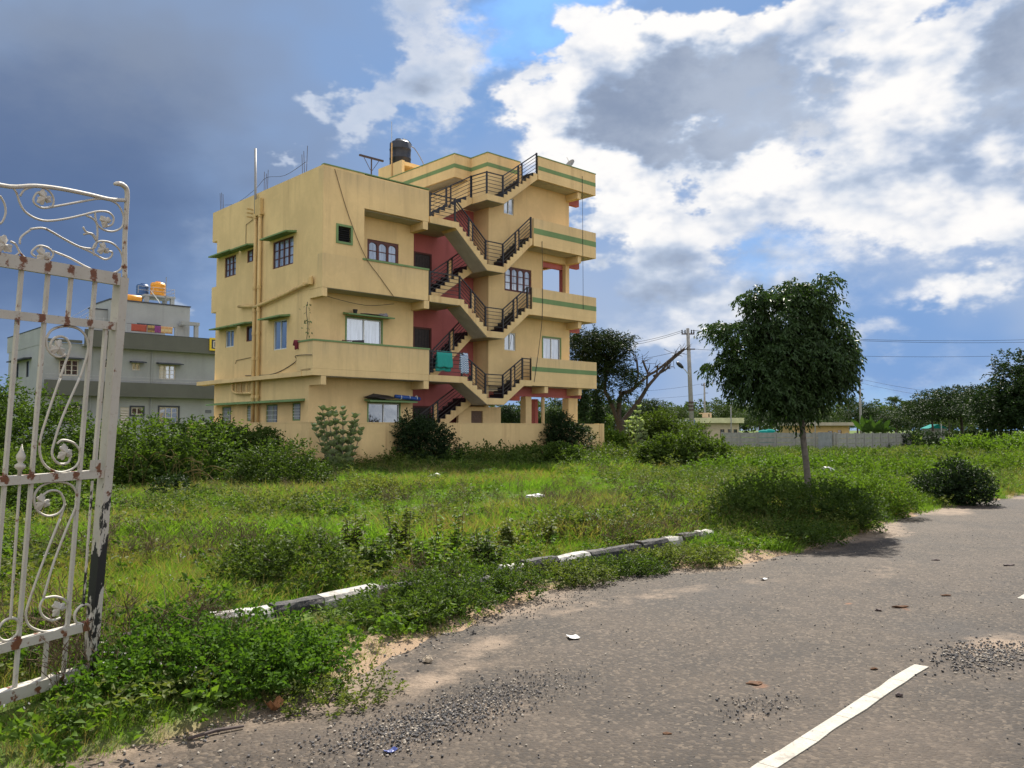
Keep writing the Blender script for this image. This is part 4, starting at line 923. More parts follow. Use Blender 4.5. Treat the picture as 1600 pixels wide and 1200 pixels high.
    for (a, b, cc, c2, lab) in ((4.9, 5.85, (.42, .09, .06), None, 'coral red blanket drying on the grey house roof edge'), (5.9, 6.35, (.40, .26, .10), (.16, .10, .06), 'brown striped cloth drying between the red blanket and the purple cloth'),
                                (6.35, 6.75, (.26, .06, .22), None, 'purple cloth drying on the grey house roof edge'), (6.75, 7.5, (.55, .30, .14), (.60, .45, .25), 'orange patterned cloth at the right end of the drying row')):
        nx = 10; mb = MB(); vs = []
        for k in range(7):
            for i in range(nx + 1): vs.append(G(a + (b - a) * i / nx, -.59 + .03 * math.sin(i * 1.4) * k / 6, 8.32 - k * .075))
        o = vs[0].copy(); mb.add([v - o for v in vs], [(r * (nx + 1) + i, r * (nx + 1) + i + 1, (r + 1) * (nx + 1) + i + 1, (r + 1) * (nx + 1) + i) for r in range(6) for i in range(nx)])
        ob = mb.build('drying_cloth', cloth_mat('cloth_' + lab[:5], cc, c2, 6), None, True); ob.location = o; ob.modifiers.new('thickness', 'SOLIDIFY').thickness = .01
        tag(ob, lab, 'cloth', 'washing drying on the grey house')
    ln = MB().tube([G(4.6, -.58, 8.33), G(7.7, -.58, 8.31)], .012, 4).build('washing_line', M['cable']); tag(ln, 'washing line stretched above the roof edge of the grey house', 'line')
    MB().tube([G(4.6, -.58, 8.33), G(4.6, -.5, 7.76)], .02, 4).tube([G(7.7, -.58, 8.31), G(7.7, -.5, 7.76)], .02, 4).build('post', M['steel'], ln)
grey_house()

# ------------------------------------------------------------------ wrought iron gate leaf
def gate_mat(name, black):
    m, g, b = new_mat(name); tc = g.new('ShaderNodeTexCoord').outputs['Object']
    sp = g.new('ShaderNodeSeparateXYZ'); g.l.new(tc, sp.inputs[0]); z = sp.outputs[2]; x = sp.outputs[0]
    n = g.noise(tc, 14, 6, .7); n2 = g.noise(tc, 42, 5, .7); dull = g.noise(tc, 5, 4)
    col = g.mix(dull, rgb(.35, .32, .265), rgb(.52, .485, .415))
    near = None
    for zz in (2.52, 2.22, 1.275, .27, -.04):
        k = g.ramp(g.math('ABSOLUTE', g.math('SUBTRACT', z, zz)), .09, .0); near = k if near is None else g.math('ADD', near, k)
    nx = g.ramp(g.math('PINGPONG', g.math('ADD', x, 7.70), .0775), .040, .008)
    r = g.ramp(g.math('ADD', n, g.math('MULTIPLY', g.math('MULTIPLY', near, nx), .20)), .605, .68)
    col = g.mix(g.ramp(n2, .55, .70, 0, .35), col, rgb(.30, .19, .11))
    col = g.mix(r, col, g.mix(n2, rgb(.22, .075, .025), rgb(.07, .03, .018)))
    if black:
        pn = g.noise(g.vmath('MULTIPLY', tc, (9, 9, 3.2)), 1.0, 6, .68)
        k = g.ramp(g.math('ADD', pn, g.ramp(z, 1.75, .45, -.15, .085)), .53, .55)
        k2 = g.math('MULTIPLY', k, g.ramp(z, 1.8, 1.6))
        col = g.mix(k2, col, rgb(.012, .011, .011))
    g.put(b.inputs['Base Color'], col); b.inputs['Roughness'].default_value = .55
    bp = g.new('ShaderNodeBump'); bp.inputs['Strength'].default_value = .35; bp.inputs['Distance'].default_value = .004
    g.put(bp.inputs['Height'], n); g.l.new(bp.outputs[0], b.inputs['Normal']); return m
def build_gate():
    def nrm(a): return a / np.linalg.norm(a)
    e1 = nrm(pix_ray(1437, 645)); r1, r2 = pix_ray(198, 430), pix_ray(149, 1035)
    e2 = nrm(np.cross(np.cross(r1, r2), e1)); e2 = e2 if e2[2] > 0 else -e2; nn = np.cross(e2, e1)
    KG = .893; B = np.array([0, 0, EYE]) + r2 * (5.0 / r2[1])   # the leaf is drawn at 5.6 m and stands at 5.0 m
    R = empty('iron_gate', label='rusty white wrought iron gate leaf with scrolls and vine leaves standing open', cat='gate')
    R.matrix_world = Matrix(((e1[0], nn[0], e2[0], B[0]), (e1[1], nn[1], e2[1], B[1]), (e1[2], nn[2], e2[2], B[2]), (0, 0, 0, 1))) @ Matrix.Scale(KG, 4)
    def g2(u, v):
        d = pix_ray(u, v); k = np.dot(B - np.array([0, 0, EYE]), nn) / np.dot(d, nn); q = np.array([0, 0, EYE]) + d * k - B
        return float(np.dot(q, e1)) / KG, float(np.dot(q, e2)) / KG
    A = lambda x, y: g2(x / 3.636, 270 + y / 3.636)
    C = lambda x, y: g2(x / 2.183, 590 + y / 2.183)
    D = lambda x, y: g2(x * .225, 420 + y * .225)
    W, WB = gate_mat('gate_paint', False), gate_mat('gate_post_paint', True)
    xl = -1.75                                           # the leaf goes on to the left of the frame
    # closing post
    box('post', WB, R, -.066, -.006, -.032, .04, -.10, 2.53)
    MB().tube(catmull([(-.012, 0, 2.53)] + [(A(x, y)[0], 0, A(x, y)[1]) for x, y in ((708, 400), (716, 250), (722, 110), (700, 72), (672, 62), (648, 64))], 5),
              [.016] * 26 + [.015, .013, .012, .010, .008], 8).build('post_finial', W, R, True)
    # rails
    for z, h, d in ((2.475, .078, .030), (2.185, .050, .022), (1.225, .050, .022), (.235, .055, .022), (-.075, .075, .030)):
        b_ = box('rail', W, R, xl, -.067, -d, d, z, z + h)
    top = catmull([(xl, 0, 2.66), (-1.25, 0, 2.96)] + [(A(x, y)[0], 0, A(x, y)[1]) for x, y in ((0, 70), (200, 74), (350, 92), (500, 122), (620, 150), (712, 156))], 5)
    MB().tube(top, .013, 8).build('arch_rail', W, R, True)
    # upright bars
    def bar(x, z0, z1, r=.0105, nm='bar'): return MB().box(x - r, x + r, -r, r, z0, z1).build(nm, W, R)
    xs = [A(110, 700)[0], A(262, 700)[0], A(530, 740)[0]]
    for x in xs + [xs[0] - .155 * k - .01 for k in range(1, 7)]:
        bar(x, 2.236, 2.474); bar(x, 1.276, 2.184); bar(x, .291, 1.224); bar(x, .001, .234)
    bar(A(395, 700)[0], 2.236, 2.474); bar(-.125, 1.276, 2.184, .011); bar(C(155, 950)[0], .001, .234)
    p0, p1 = C(315, 352), C(284, 782)
    MB().tube([(p0[0], .0, p0[1]), (p1[0], 0, p1[1])], .009, 6).build('bar', WB, R)
    p0, p1 = C(70, 325), C(36, 820)
    MB().tube([(p0[0], 0, 1.224), (p1[0], 0, p1[1])], .009, 6).build('bar', W, R)
    fx = C(69, 300)[0]
    MB().lathe((fx, 0, 1.276), [(.011, 0), (.012, .03), (.030, .045), (.030, .06), (.012, .075), (.024, .095), (.026, .115), (.010, .15), (.002, .185)], 10).build('finial', W, R, True)
    for x in (-.158, -.118): box('latch_plate', W, R, x - .018, x + .018, -.026, -.022, 1.276, 1.345)
    # scrolls
    def scroll(f, pts, r=.0066, nm='scroll'):
        q = catmull([(f(x, y)[0], 0, f(x, y)[1]) for x, y in pts], 5); return MB().tube(q, r, 6).build(nm, W, R, True)
    S1 = [
        [(0, 70), (60, 78), (92, 110), (112, 170), (142, 220), (200, 258), (270, 273), (370, 262), (470, 240), (550, 220), (610, 222), (643, 250), (640, 288), (612, 303), (585, 290), (580, 270)],
        [(540, 225), (548, 282), (582, 320), (640, 333), (690, 310), (702, 265), (695, 225), (668, 180), (620, 155), (555, 148), (450, 166), (330, 188), (248, 200), (202, 180), (190, 150), (208, 116), (240, 108)],
        [(115, 132), (140, 96), (200, 79), (260, 90), (294, 122), (305, 158), (298, 190), (280, 194)],
        [(172, 320), (240, 314), (292, 335), (370, 380), (450, 420), (528, 430), (548, 400), (540, 362), (512, 344), (475, 350)],
        [(260, 317), (400, 396), (520, 452), (590, 490), (628, 480), (638, 452), (618, 446)],
        [(472, 308), (488, 335), (524, 352), (550, 385), (552, 300), (530, 262), (490, 243)],
        [(535, 470), (530, 425), (550, 395), (590, 388), (640, 402), (680, 440), (697, 490), (690, 540), (655, 566), (612, 571)],
        [(60, 390), (90, 408), (112, 450), (152, 490), (212, 511), (262, 505), (295, 480), (301, 455), (272, 426), (222, 415), (186, 440), (181, 460), (202, 476)],
        [(300, 445), (400, 486), (480, 530), (548, 560)], [(112, 405), (120, 365), (172, 325)], [(0, 130), (25, 175), (32, 225), (18, 270), (0, 290)], [(0, 480), (40, 488), (90, 470), (112, 452)]]
    for p in S1: scroll(A, p)
    for p in ([(556, 755), (580, 680), (612, 560), (595, 470), (540, 415), (450, 398), (360, 425), (322, 490), (330, 555), (370, 600), (415, 612), (460, 595)],
              [(417, 755), (455, 650), (480, 580), (485, 530), (460, 485), (415, 470), (370, 488), (350, 530), (362, 572)]): scroll(D, p, .0082)
    for p in ([(205, 0), (158, 140), (135, 230), (150, 295), (200, 323), (255, 306), (275, 262), (255, 226), (215, 213), (195, 225)],
              [(272, 0), (215, 130), (185, 220), (178, 265), (200, 293), (232, 290), (240, 268)],
              [(205, 480), (150, 620), (100, 760), (88, 812), (104, 850), (160, 867), (220, 850), (240, 800), (225, 762), (190, 747), (150, 752)],
              [(150, 752), (136, 780), (145, 812), (175, 828), (205, 820)],
              [(148, 752), (180, 640), (225, 520), (258, 440), (262, 400), (240, 365), (190, 355), (140, 370), (117, 405), (125, 450), (160, 472), (200, 462), (220, 430), (205, 392), (175, 385), (150, 398), (146, 412)],
              [(205, 480), (222, 430)]): scroll(C, p, .0078)
    def ring(c, r):
        MB().tube([(c[0] + r * math.cos(t), 0, c[1] + r * math.sin(t)) for t in np.linspace(0, 2 * math.pi, 25)[:-1]], .009, 6, closed=True).build('ring', W, R, True)
    ring((C(30, 857)[0], .36), .066); ring((C(283, 815)[0], .345), .062)
    for k in range(1, 6):                                # the same S scrolls repeat along the hidden part of the leaf
        pass
    def leaf(c, s, rot):
        out = []; n = 40
        for i in range(n):
            t = 2 * math.pi * i / n; lob = .38 + .62 * abs(math.cos(1.5 * (t - math.pi / 2))) ** .75 + .10 * math.cos(9 * t)
            if abs(((t + math.pi / 2 + math.pi) % (2 * math.pi)) - math.pi) < .25: lob *= .55
            a = t + rot; out.append((c[0] + s * lob * math.cos(a), c[1] + s * lob * math.sin(a)))
        mb = MB(); n = len(out)
        mb.add([(c[0], -.020, c[1])] + [(p, -.006, q) for i, (p, q) in enumerate(out)] + [(c[0], .0, c[1])] + [(p, .004, q) for p, q in out],
               [(0, 1 + i, 1 + (i + 1) % n) for i in range(n)] + [(n + 1, n + 2 + (i + 1) % n, n + 2 + i) for i in range(n)] + [(1 + i, n + 2 + i, n + 2 + (i + 1) % n, 1 + (i + 1) % n) for i in range(n)])
        mb.build('vine_leaf', W, R)
    for f, x, y, s, r in ((A, 248, 142, .058, .4), (A, 597, 276, .050, 1.0), (A, 585, 432, .050, .2), (A, 243, 468, .060, 2.6), (A, 18, 410, .066, 2.2), (D, 400, 552, .062, 2.0), (C, 220, 255, .062, .3), (C, 143, 426, .062, 2.4), (C, 198, 787, .062, .6)):
        leaf(f(x, y), s * .82, r)
build_gate()

# ------------------------------------------------------------------ foliage builders
def leaf_verts(P, A, N, L, Wd, fold=.25, droop=.15, six=False):
    """P base, A axis, N upper normal, all (n,3); returns verts and quads/tris for folded leaves"""
    A = A / np.linalg.norm(A, axis=1, keepdims=True); S = np.cross(A, N); S /= np.linalg.norm(S, axis=1, keepdims=True) + 1e-9; U = np.cross(S, A)
    L = L[:, None]; Wd = Wd[:, None]
    tip = P + A * L - U * L * droop
    if not six:
        m = P + A * L * .45
        V = np.stack([P, m + S * Wd / 2 + U * Wd * fold, tip, m - S * Wd / 2 + U * Wd * fold], 1); k = np.arange(len(P))[:, None] * 4
        F = np.concatenate([k + np.array([[0, 1, 2]]), k + np.array([[0, 2, 3]])])
        return V.reshape(-1, 3), F, 4
    a = P + A * L * .30; c = P + A * L * .72 - U * L * droop * .4
    V = np.stack([P, a + S * Wd * .46 + U * Wd * fold, c + S * Wd * .42 + U * Wd * fold, tip, c - S * Wd * .42 + U * Wd * fold, a - S * Wd * .46 + U * Wd * fold], 1); k = np.arange(len(P))[:, None] * 6
    F = np.concatenate([k + np.array([[0, 1, 2]]), k + np.array([[0, 2, 3]]), k + np.array([[0, 3, 4]]), k + np.array([[0, 4, 5]])])
    return V.reshape(-1, 3), F, 6
def np_mesh(name, V, F, mat, tint=None):
    me = bpy.data.meshes.new(name); me.vertices.add(len(V)); me.vertices.foreach_set('co', np.asarray(V, np.float32).ravel())
    F = np.asarray(F, np.int32); n = F.shape[1]
    me.loops.add(F.size); me.loops.foreach_set('vertex_index', F.ravel()); me.polygons.add(len(F))
    me.polygons.foreach_set('loop_start', np.arange(len(F), dtype=np.int32) * n); me.polygons.foreach_set('loop_total', np.full(len(F), n, np.int32))
    me.update(calc_edges=True); me.validate()
    if tint is not None: attr(me, 'tint', tint)
    me.materials.append(mat); return me
def unit(v): return v / (np.linalg.norm(v, axis=-1, keepdims=True) + 1e-9)
def rand_unit(r, n): return unit(r.normal(size=(n, 3)))
def sprays(r, C, D, per, span, L, Wd, hang=0.0, up=.3, six=False, pinnate=True, lvar=.3):
    """C spray origins, D spray directions; 'per' leaves along each spray"""
    n = len(C); t = (np.arange(per) + .5) / per
    T = np.tile(t, n); Ci = np.repeat(C, per, 0); Di = np.repeat(unit(D), per, 0); side = np.tile(np.where(np.arange(per) % 2, 1.0, -1.0), n)[:, None]
    sag = np.array([0, 0, -1.0]) * (hang * span * (T ** 1.6))[:, None]
    P = Ci + Di * (span * T)[:, None] + sag + r.normal(size=(n * per, 3)) * span * .05
    S = unit(np.cross(Di, np.tile([[0, 0, 1.0]], (n * per, 1))) + r.normal(size=(n * per, 3)) * .25)
    A = unit(Di * .6 + S * side * .9 + np.array([0, 0, -1.0]) * hang * 1.3 + r.normal(size=(n * per, 3)) * .28) if pinnate else unit(Di + r.normal(size=(n * per, 3)) * .8 + np.array([0, 0, -1.0]) * hang * 1.3)
    N = unit(np.array([0, 0, 1.0]) * up + rand_unit(r, n * per) * .8 + Di * .2)
    k = r.uniform(1 - lvar, 1 + lvar, n * per)
    V, F, m = leaf_verts(P, A, N, L * k, Wd * k, six=six)
    tint = np.clip(np.repeat(np.repeat(r.uniform(0, 1, n), per) * .6 + r.uniform(0, .4, n * per), m), 0, 1)
    return V, F, tint
def merge(parts):
    Vs, Fs, Ts, k = [], [], [], 0
    for V, F, T in parts: Vs.append(V); Fs.append(F + k); Ts.append(T); k += len(V)
    return np.concatenate(Vs), np.concatenate(Fs), np.concatenate(Ts)

M['bark'] = plain('grey_bark', (.065, .050, .040), .9, .35, 18, bump=.8)
M['bark_pale'] = plain('pale_bark', (.13, .112, .095), .9, .35, 14, bump=.8)
M['stem'] = plain('green_brown_stem', (.07, .06, .03), .8, .3, 20)
M['lf_ficus'] = leaf_mat('ficus_leaf', (.011, .025, .009), (.048, .090, .024), .24, rough=.5, spec=.22)
M['lf_acacia'] = leaf_mat('acacia_leaf', (.011, .024, .009), (.034, .060, .019), .20)
M['lf_far'] = leaf_mat('far_tree_leaf', (.026, .048, .018), (.065, .095, .032), .28, patch=.12)
M['lf_bush'] = leaf_mat('bush_leaf', (.026, .052, .011), (.085, .130, .026), .40)
M['lf_darkbush'] = leaf_mat('dark_bush_leaf', (.011, .024, .010), (.030, .055, .018), .28)
M['lf_bright'] = leaf_mat('bright_weed_leaf', (.050, .105, .014), (.130, .200, .030), .45)
M['lf_fore'] = leaf_mat('senna_leaf', (.030, .076, .012), (.098, .172, .024), .42, spec=.05)
M['lf_calo'] = leaf_mat('calotropis_leaf', (.22, .31, .17), (.42, .49, .33), .30)
M['lf_mix'] = leaf_mat('mixed_weed_leaf', (.060, .095, .020), (.150, .165, .052), .40)
M['grass'] = leaf_mat('grass_blade', (.070, .150, .018), (.175, .275, .045), .48, patch=.28)
M['grass_dry'] = leaf_mat('dry_grass_blade', (.13, .12, .045), (.30, .25, .12), .40, patch=.3)
M['flower'] = plain('small_white_flower', (.50, .49, .46), .8, .1, 10)

def limb(p0, p1, r0, r1, mb, r, wig=.08, n=6, seg=6):
    p0, p1 = Vector(p0), Vector(p1); d = (p1 - p0).length; pts = [p0]
    for i in range(1, seg): pts.append(p0.lerp(p1, i / seg) + Vector(r.normal(size=3) * d * wig * .5))
    pts.append(p1); pts = catmull(pts, 2); mb.tube(pts, [r0 + (r1 - r0) * (i / (len(pts) - 1)) for i in range(len(pts))], n); return pts
def blob_points(r, blobs, n, shell=.55):
    """points in the union of ellipsoids, mostly towards their outsides; returns points and outward directions"""
    w = np.array([b[3] * b[4] * b[5] for b in blobs]) ** .67; idx = r.choice(len(blobs), n, p=w / w.sum()); B = np.array(blobs)[idx]
    u = rand_unit(r, n); rr = r.uniform(shell ** 3, 1, n) ** (1 / 3)
    lump = 1 + .16 * np.sin(u[:, 0] * 5 + B[:, 0] * 7) * np.sin(u[:, 1] * 5 + B[:, 1] * 3) + .12 * np.sin(u[:, 2] * 7 + B[:, 2] * 5)
    return B[:, :3] + u * B[:, 3:6] * (rr * lump)[:, None], u
def tree(name, base, trunk, blobs, label, cat='tree', group=None, nspray=900, per=8, span=.35, L=.1, W=.04, hang=.5, mat=None, bark=None, seed=1, shell=.5, tr=.09, limbs=True, six=False, parent_only=False):
    """trunk: list of points relative to base; blobs: (x,y,z,rx,ry,rz) relative to base"""
    r = np.random.default_rng(seed); R = empty(name, base, 0, label, cat, group)
    mb = MB(); tp = catmull(trunk, 4); mb.tube(tp, [tr * (1.25 - .55 * i / (len(tp) - 1)) for i in range(len(tp))], 9)
    if limbs:
        top = tp[-1]
        for b in blobs: limb(tp[-2 - int(r.integers(0, max(1, len(tp) // 4)))], Vector(b[:3]) * 1.0, tr * .5, tr * .12, mb, r)
    mb.build('trunk', bark or M['bark'], R, True)
    C, u = blob_points(r, blobs, nspray, shell)
    D = unit(u * .9 + rand_unit(r, nspray) * .6 + np.array([0, 0, .25]))
    V, F, T = sprays(r, C, D, per, span, L, W, hang, six=six)
    link(bpy.data.objects.new('crown', np_mesh('crown', V, F, mat or M['lf_bush'], T)), R); return R
def bush(name, base, blobs, label, cat='bush', group=None, nspray=500, per=7, span=.25, L=.07, W=.035, hang=.12, mat=None, seed=1, nstem=9, shell=.45, six=False, flowers=0):
    r = np.random.default_rng(seed); R = empty(name, base, 0, label, cat, group)
    mb = MB()
    for i in range(nstem):
        b = blobs[i % len(blobs)]; q = Vector(b[:3]) + Vector(rand_unit(r, 1)[0] * np.array(b[3:6]) * .75)
        limb((b[0] * .5 + r.uniform(-.1, .1), b[1] * .5 + r.uniform(-.1, .1), -.1), q, .014, .005, mb, r, .12, 5, 4)
    mb.build('stems', M['stem'], R, True)
    C, u = blob_points(r, blobs, nspray, shell); keep = C[:, 2] > -.03; C, u = C[keep], u[keep]; n = len(C)
    D = unit(u * .8 + rand_unit(r, n) * .5 + np.array([0, 0, .45]))
    V, F, T = sprays(r, C, D, per, span, L, W, hang, six=six)
    link(bpy.data.objects.new('foliage', np_mesh('foliage', V, F, mat or M['lf_bush'], T)), R)
    if flowers:
        Cf, uf = blob_points(r, blobs, flowers, .9); Cf = Cf[Cf[:, 2] > .1]; k = len(Cf)
        V, F, m = leaf_verts(Cf, rand_unit(r, k) + np.array([0, -.3, .6]), rand_unit(r, k), np.full(k, .05), np.full(k, .05))
        link(bpy.data.objects.new('flowers', np_mesh('flowers', V, F, M['flower'])), R)
    return R

# ------------------------------------------------------------------ trees
def gp_(u, Y, dz=0.0):
    x = (u - 800) / F_PX * Y * 1.0; return Vector((x, Y, float(ground_z(np.array(x), np.array(Y))) + dz))
def zv(v, Y): return at(800, v, Y).z
tb = gp_(1262, 14.6)
kx, kz = 14.6 / 1310, lambda v: zv(v, 14.6) - tb.z
def px(u): return (u - 1262) * kx * .95 - .02
tree('street_tree', tb, [(0, 0, -.1), (px(1262), .02, kz(745)), (px(1256), 0, kz(690)), (px(1252), -.03, kz(655)), (px(1245), 0, kz(600)), (px(1238), .05, kz(520))],
     [(px(1242), 0, kz(562), .74, .78, .70), (px(1235), .1, kz(495), .68, .72, .52), (px(1185), -.1, kz(585), .50, .6, .42), (px(1290), .1, kz(565), .50, .7, .48), (px(1222), -.1, kz(618), .46, .6, .22), (px(1262), 0, kz(615), .42, .5, .20), (px(1242), 0, kz(640), .26, .3, .12),
      (px(1152), 0, kz(520), .40, .45, .17), (px(1120), -.1, kz(514), .30, .3, .08), (px(1192), .1, kz(474), .22, .35, .14), (px(1168), .1, kz(464), .10, .2, .05), (px(1275), 0, kz(470), .36, .5, .24), (px(1245), 0, kz(452), .30, .4, .13), (px(1298), -.1, kz(440), .15, .2, .10), (px(1182), 0, kz(458), .18, .25, .08), (px(1165), 0, kz(552), .32, .4, .2),
      (px(1308), 0, kz(520), .28, .5, .36), (px(1328), .1, kz(552), .20, .3, .24), (px(1140), .1, kz(568), .34, .34, .10), (px(1118), .1, kz(572), .22, .22, .06), (px(1150), 0, kz(600), .18, .26, .12), (px(1305), 0, kz(590), .28, .4, .16), (px(1165), 0, kz(612), .16, .2, .08)],
     'small dense dark green street tree with drooping leaves on a bare trunk', nspray=4600, per=9, span=.20, L=.085, W=.030, hang=.85, mat=M['lf_ficus'], bark=M['bark_pale'], seed=5, shell=.3, tr=.050)
# half bare tree beside the house
def bare_tree():
    Y = 46.0; b = gp_(972, Y); r = np.random.default_rng(8); R = empty('half_bare_tree', b, 0, 'forked tree with lopped bare branches on its right and feathery leaves on its left', 'tree')
    q = lambda x, y, dy=0.0: Vector(((880 + x * .1833 - 972) * Y / 1310, dy, zv(500 + y * .1833, Y) - b.z))
    mb = MB()
    def br(pts, r0, r1):
        c = catmull([q(*p) for p in pts], 4); mb.tube(c, [r0 + (r1 - r0) * i / (len(c) - 1) for i in range(len(c))], 8)
    br([(495, 1130), (490, 1000), (490, 900), (485, 850)], 0.314, 0.254)
    br([(480, 900), (440, 790), (395, 680), (355, 590), (370, 480), (375, 400), (345, 250)], 0.152, 0.039)
    br([(475, 880), (475, 760), (495, 640), (580, 600), (650, 540), (730, 470), (800, 430), (960, 300), (1040, 240)], 0.152, 0.039)
    br([(500, 880), (560, 800), (660, 670), (720, 570), (790, 490), (900, 370), (1030, 260)], 0.152, 0.044)
    br([(770, 480), (850, 440), (912, 398)], 0.070, 0.044); br([(600, 590), (640, 480), (635, 400), (630, 340)], 0.070, 0.051)
    br([(735, 480), (710, 420), (683, 348)], 0.061, 0.057); br([(490, 640), (482, 600)], 0.082, 0.083); br([(715, 580), (718, 500), (740, 440)], 0.061, 0.039)
    br([(375, 430), (460, 350), (540, 275)], 0.051, 0.025)
    br([(800, 470), (805, 420), (806, 390)], 0.051, 0.051)
    mb.build('trunk', M['bark'], R, True)
    tw = MB()
    for p in ([(960, 290), (900, 265), (862, 245)], [(985, 285), (1060, 292)], [(630, 330), (700, 300), (735, 265)], [(545, 300), (600, 335)], [(520, 345), (620, 340)], [(700, 370), (790, 372)], [(940, 330), (950, 415)], [(1000, 270), (1040, 200)]):
        c = catmull([q(*k) for k in p], 3); tw.tube(c, .013, 4)
    for (x, y), n in (((1035, 250), 9), ((960, 300), 7), ((912, 398), 6), ((632, 340), 6), ((684, 348), 5), ((806, 392), 5), ((540, 275), 7), ((740, 440), 4), ((850, 420), 5)):
        for k in range(n):
            a = r.uniform(-.2, 2.4); ln = r.uniform(30, 85); c = catmull([q(x - r.uniform(0, 30), y + r.uniform(0, 25)), q(x + math.cos(a) * ln * .5 + r.uniform(-8, 8), y - math.sin(a) * ln * .5, r.uniform(-.3, .3)), q(x + math.cos(a) * ln, y - math.sin(a) * ln + r.uniform(-10, 20), r.uniform(-.5, .5))], 3); tw.tube(c, [.022 - .014 * i / (len(c) - 1) for i in range(len(c))], 4)
    tw.build('twigs', M['bark'], R)
    bl = []
    for x, y, rx, rz in ((240, 150, 150, 55), (330, 190, 150, 60), (160, 230, 110, 90), (430, 170, 80, 70), (300, 300, 140, 70), (200, 330, 100, 60), (440, 330, 90, 60), (560, 185, 35, 25), (380, 420, 80, 40), (470, 430, 70, 55), (580, 430, 50, 35),
                         (320, 560, 45, 50), (600, 520, 45, 45), (610, 610, 35, 25), (440, 690, 35, 40), (440, 560, 50, 30), (300, 450, 60, 40), (90, 140, 70, 60), (500, 250, 50, 40)):
        c = q(x, y, r.uniform(-.6, .6)); bl.append((c.x, c.y, c.z, rx * .1833 * Y / 1310, rx * .13 * Y / 1310 + .3, rz * .1833 * Y / 1310))
    C, u = blob_points(r, bl, 1300, .3); D = unit(u * [1, 1, .3] + rand_unit(r, len(C)) * .5)
    V, F_, T = sprays(r, C, D, 15, .65, .16, .046, .30)
    link(bpy.data.objects.new('crown', np_mesh('crown', V, F_, M['lf_acacia'], T)), R)
bare_tree()

# ------------------------------------------------------------------ shrubs that can be told apart
B_ = bush
M['lf_thicket'] = leaf_mat('thicket_leaf', (.030, .064, .012), (.105, .160, .030), .42)
B_('thicket', gp_(255, 21.5), [(-.6, 0, .8, 1.2, 1.1, .85), (.7, .2, .8, 1.2, 1.1, .85), (0, -.5, .5, 1.6, .9, .6), (-1.3, .2, .6, .7, .8, .7)], 'broad green thicket between the gate post and the yellow house', nspray=1500, per=8, span=.38, L=.105, W=.052, mat=M['lf_thicket'], seed=21, nstem=16)
B_('bush', gp_(375, 24.5), [(0, 0, .75, 1.1, 1.0, .80), (.6, .2, 1.05, .6, .6, .45), (-.6, 0, 1.15, .7, .7, .55), (.8, -.2, .5, .7, .7, .5)], 'tall dark bush against the left end of the yellow compound wall', group=None, nspray=1400, per=8, span=.3, L=.10, W=.05, mat=M['lf_bush'], seed=22, nstem=12)
B_('bush', gp_(440, 19.6), [(0, 0, .5, .95, .7, .62), (-.6, .1, .4, .6, .6, .5), (.6, 0, .35, .5, .5, .4)], 'rounded dark green bush in front of the broad thicket', nspray=900, per=8, span=.24, L=.075, W=.04, mat=M['lf_bush'], seed=23)
B_('bush', gp_(60, 20.5), [(0, 0, 1.2, 1.3, 1.0, 1.1), (-1.2, .2, 1.4, 1.0, 1.0, 1.2), (1.0, 0, .7, .8, .8, .7)], 'tall leafy bush seen through the gate bars', nspray=1500, per=8, span=.32, L=.10, W=.05, mat=M['lf_bush'], seed=24, nstem=12)
B_('bush', gp_(100, 14.5), [(0, 0, .5, .9, .7, .55), (-.9, .2, .6, .7, .7, .6)], 'low bush seen through the lower gate bars', nspray=700, per=8, span=.24, L=.07, W=.04, mat=M['lf_bush'], seed=25)
B_('bush', gp_(272, 17.2), [(0, 0, .22, .42, .35, .30)], 'small dark bush alone in the grass right of the gate post', nspray=230, per=8, span=.16, L=.055, W=.03, mat=M['lf_darkbush'], seed=26)
B_('bush', gp_(575, 17.5), [(0, 0, .16, .62, .4, .26), (.4, 0, .12, .4, .3, .2)], 'low spreading weed mound in the middle of the lawn', nspray=330, per=8, span=.18, L=.055, W=.03, mat=M['lf_mix'], seed=27)
B_('bush', gp_(430, 14.0), [(0, 0, .18, .55, .4, .28)], 'low brownish weed mound at the near side of the lawn', nspray=260, per=8, span=.16, L=.05, W=.025, mat=M['lf_mix'], seed=28)
B_('bush', gp_(660, 31.2), [(0, 0, .95, 1.05, .7, 1.0), (-.4, -.1, 1.4, .6, .5, .6), (.8, 0, .6, .7, .6, .65), (.2, -.1, 1.2, .7, .5, .7)], 'dark bush against the yellow wall below the red stairwell', nspray=1500, per=8, span=.28, L=.095, W=.045, mat=M['lf_darkbush'], seed=29, nstem=10)
B_('bush', gp_(878, 36.6), [(0, 0, 1.05, .85, .7, 1.05), (.7, 0, .9, .7, .6, .8), (-.5, 0, .7, .7, .6, .7), (0, 0, 1.6, .5, .5, .5)], 'dark bush against the right end of the yellow compound wall', nspray=1300, per=8, span=.28, L=.10, W=.05, mat=M['lf_darkbush'], seed=30, nstem=10)
B_('bush', gp_(845, 33.5), [(0, 0, .35, 1.2, .7, .45), (.9, .1, .4, .8, .6, .5), (-1.1, 0, .25, .7, .5, .35)], 'low broad leafed weeds below the dark bush at the wall end', nspray=600, per=7, span=.26, L=.12, W=.075, mat=M['lf_bush'], seed=31)
B_('bush', gp_(1030, 40.5), [(0, 0, 1.0, 1.4, 1.1, 1.1), (1.2, 0, .8, 1.1, 1.0, .9), (-.7, 0, 1.1, .7, .8, .9), (.1, 0, 1.6, .6, .7, .55)], 'grey green bush right of the forked tree trunk', nspray=1800, per=8, span=.4, L=.12, W=.06, mat=M['lf_bush'], seed=32, nstem=12, flowers=40)
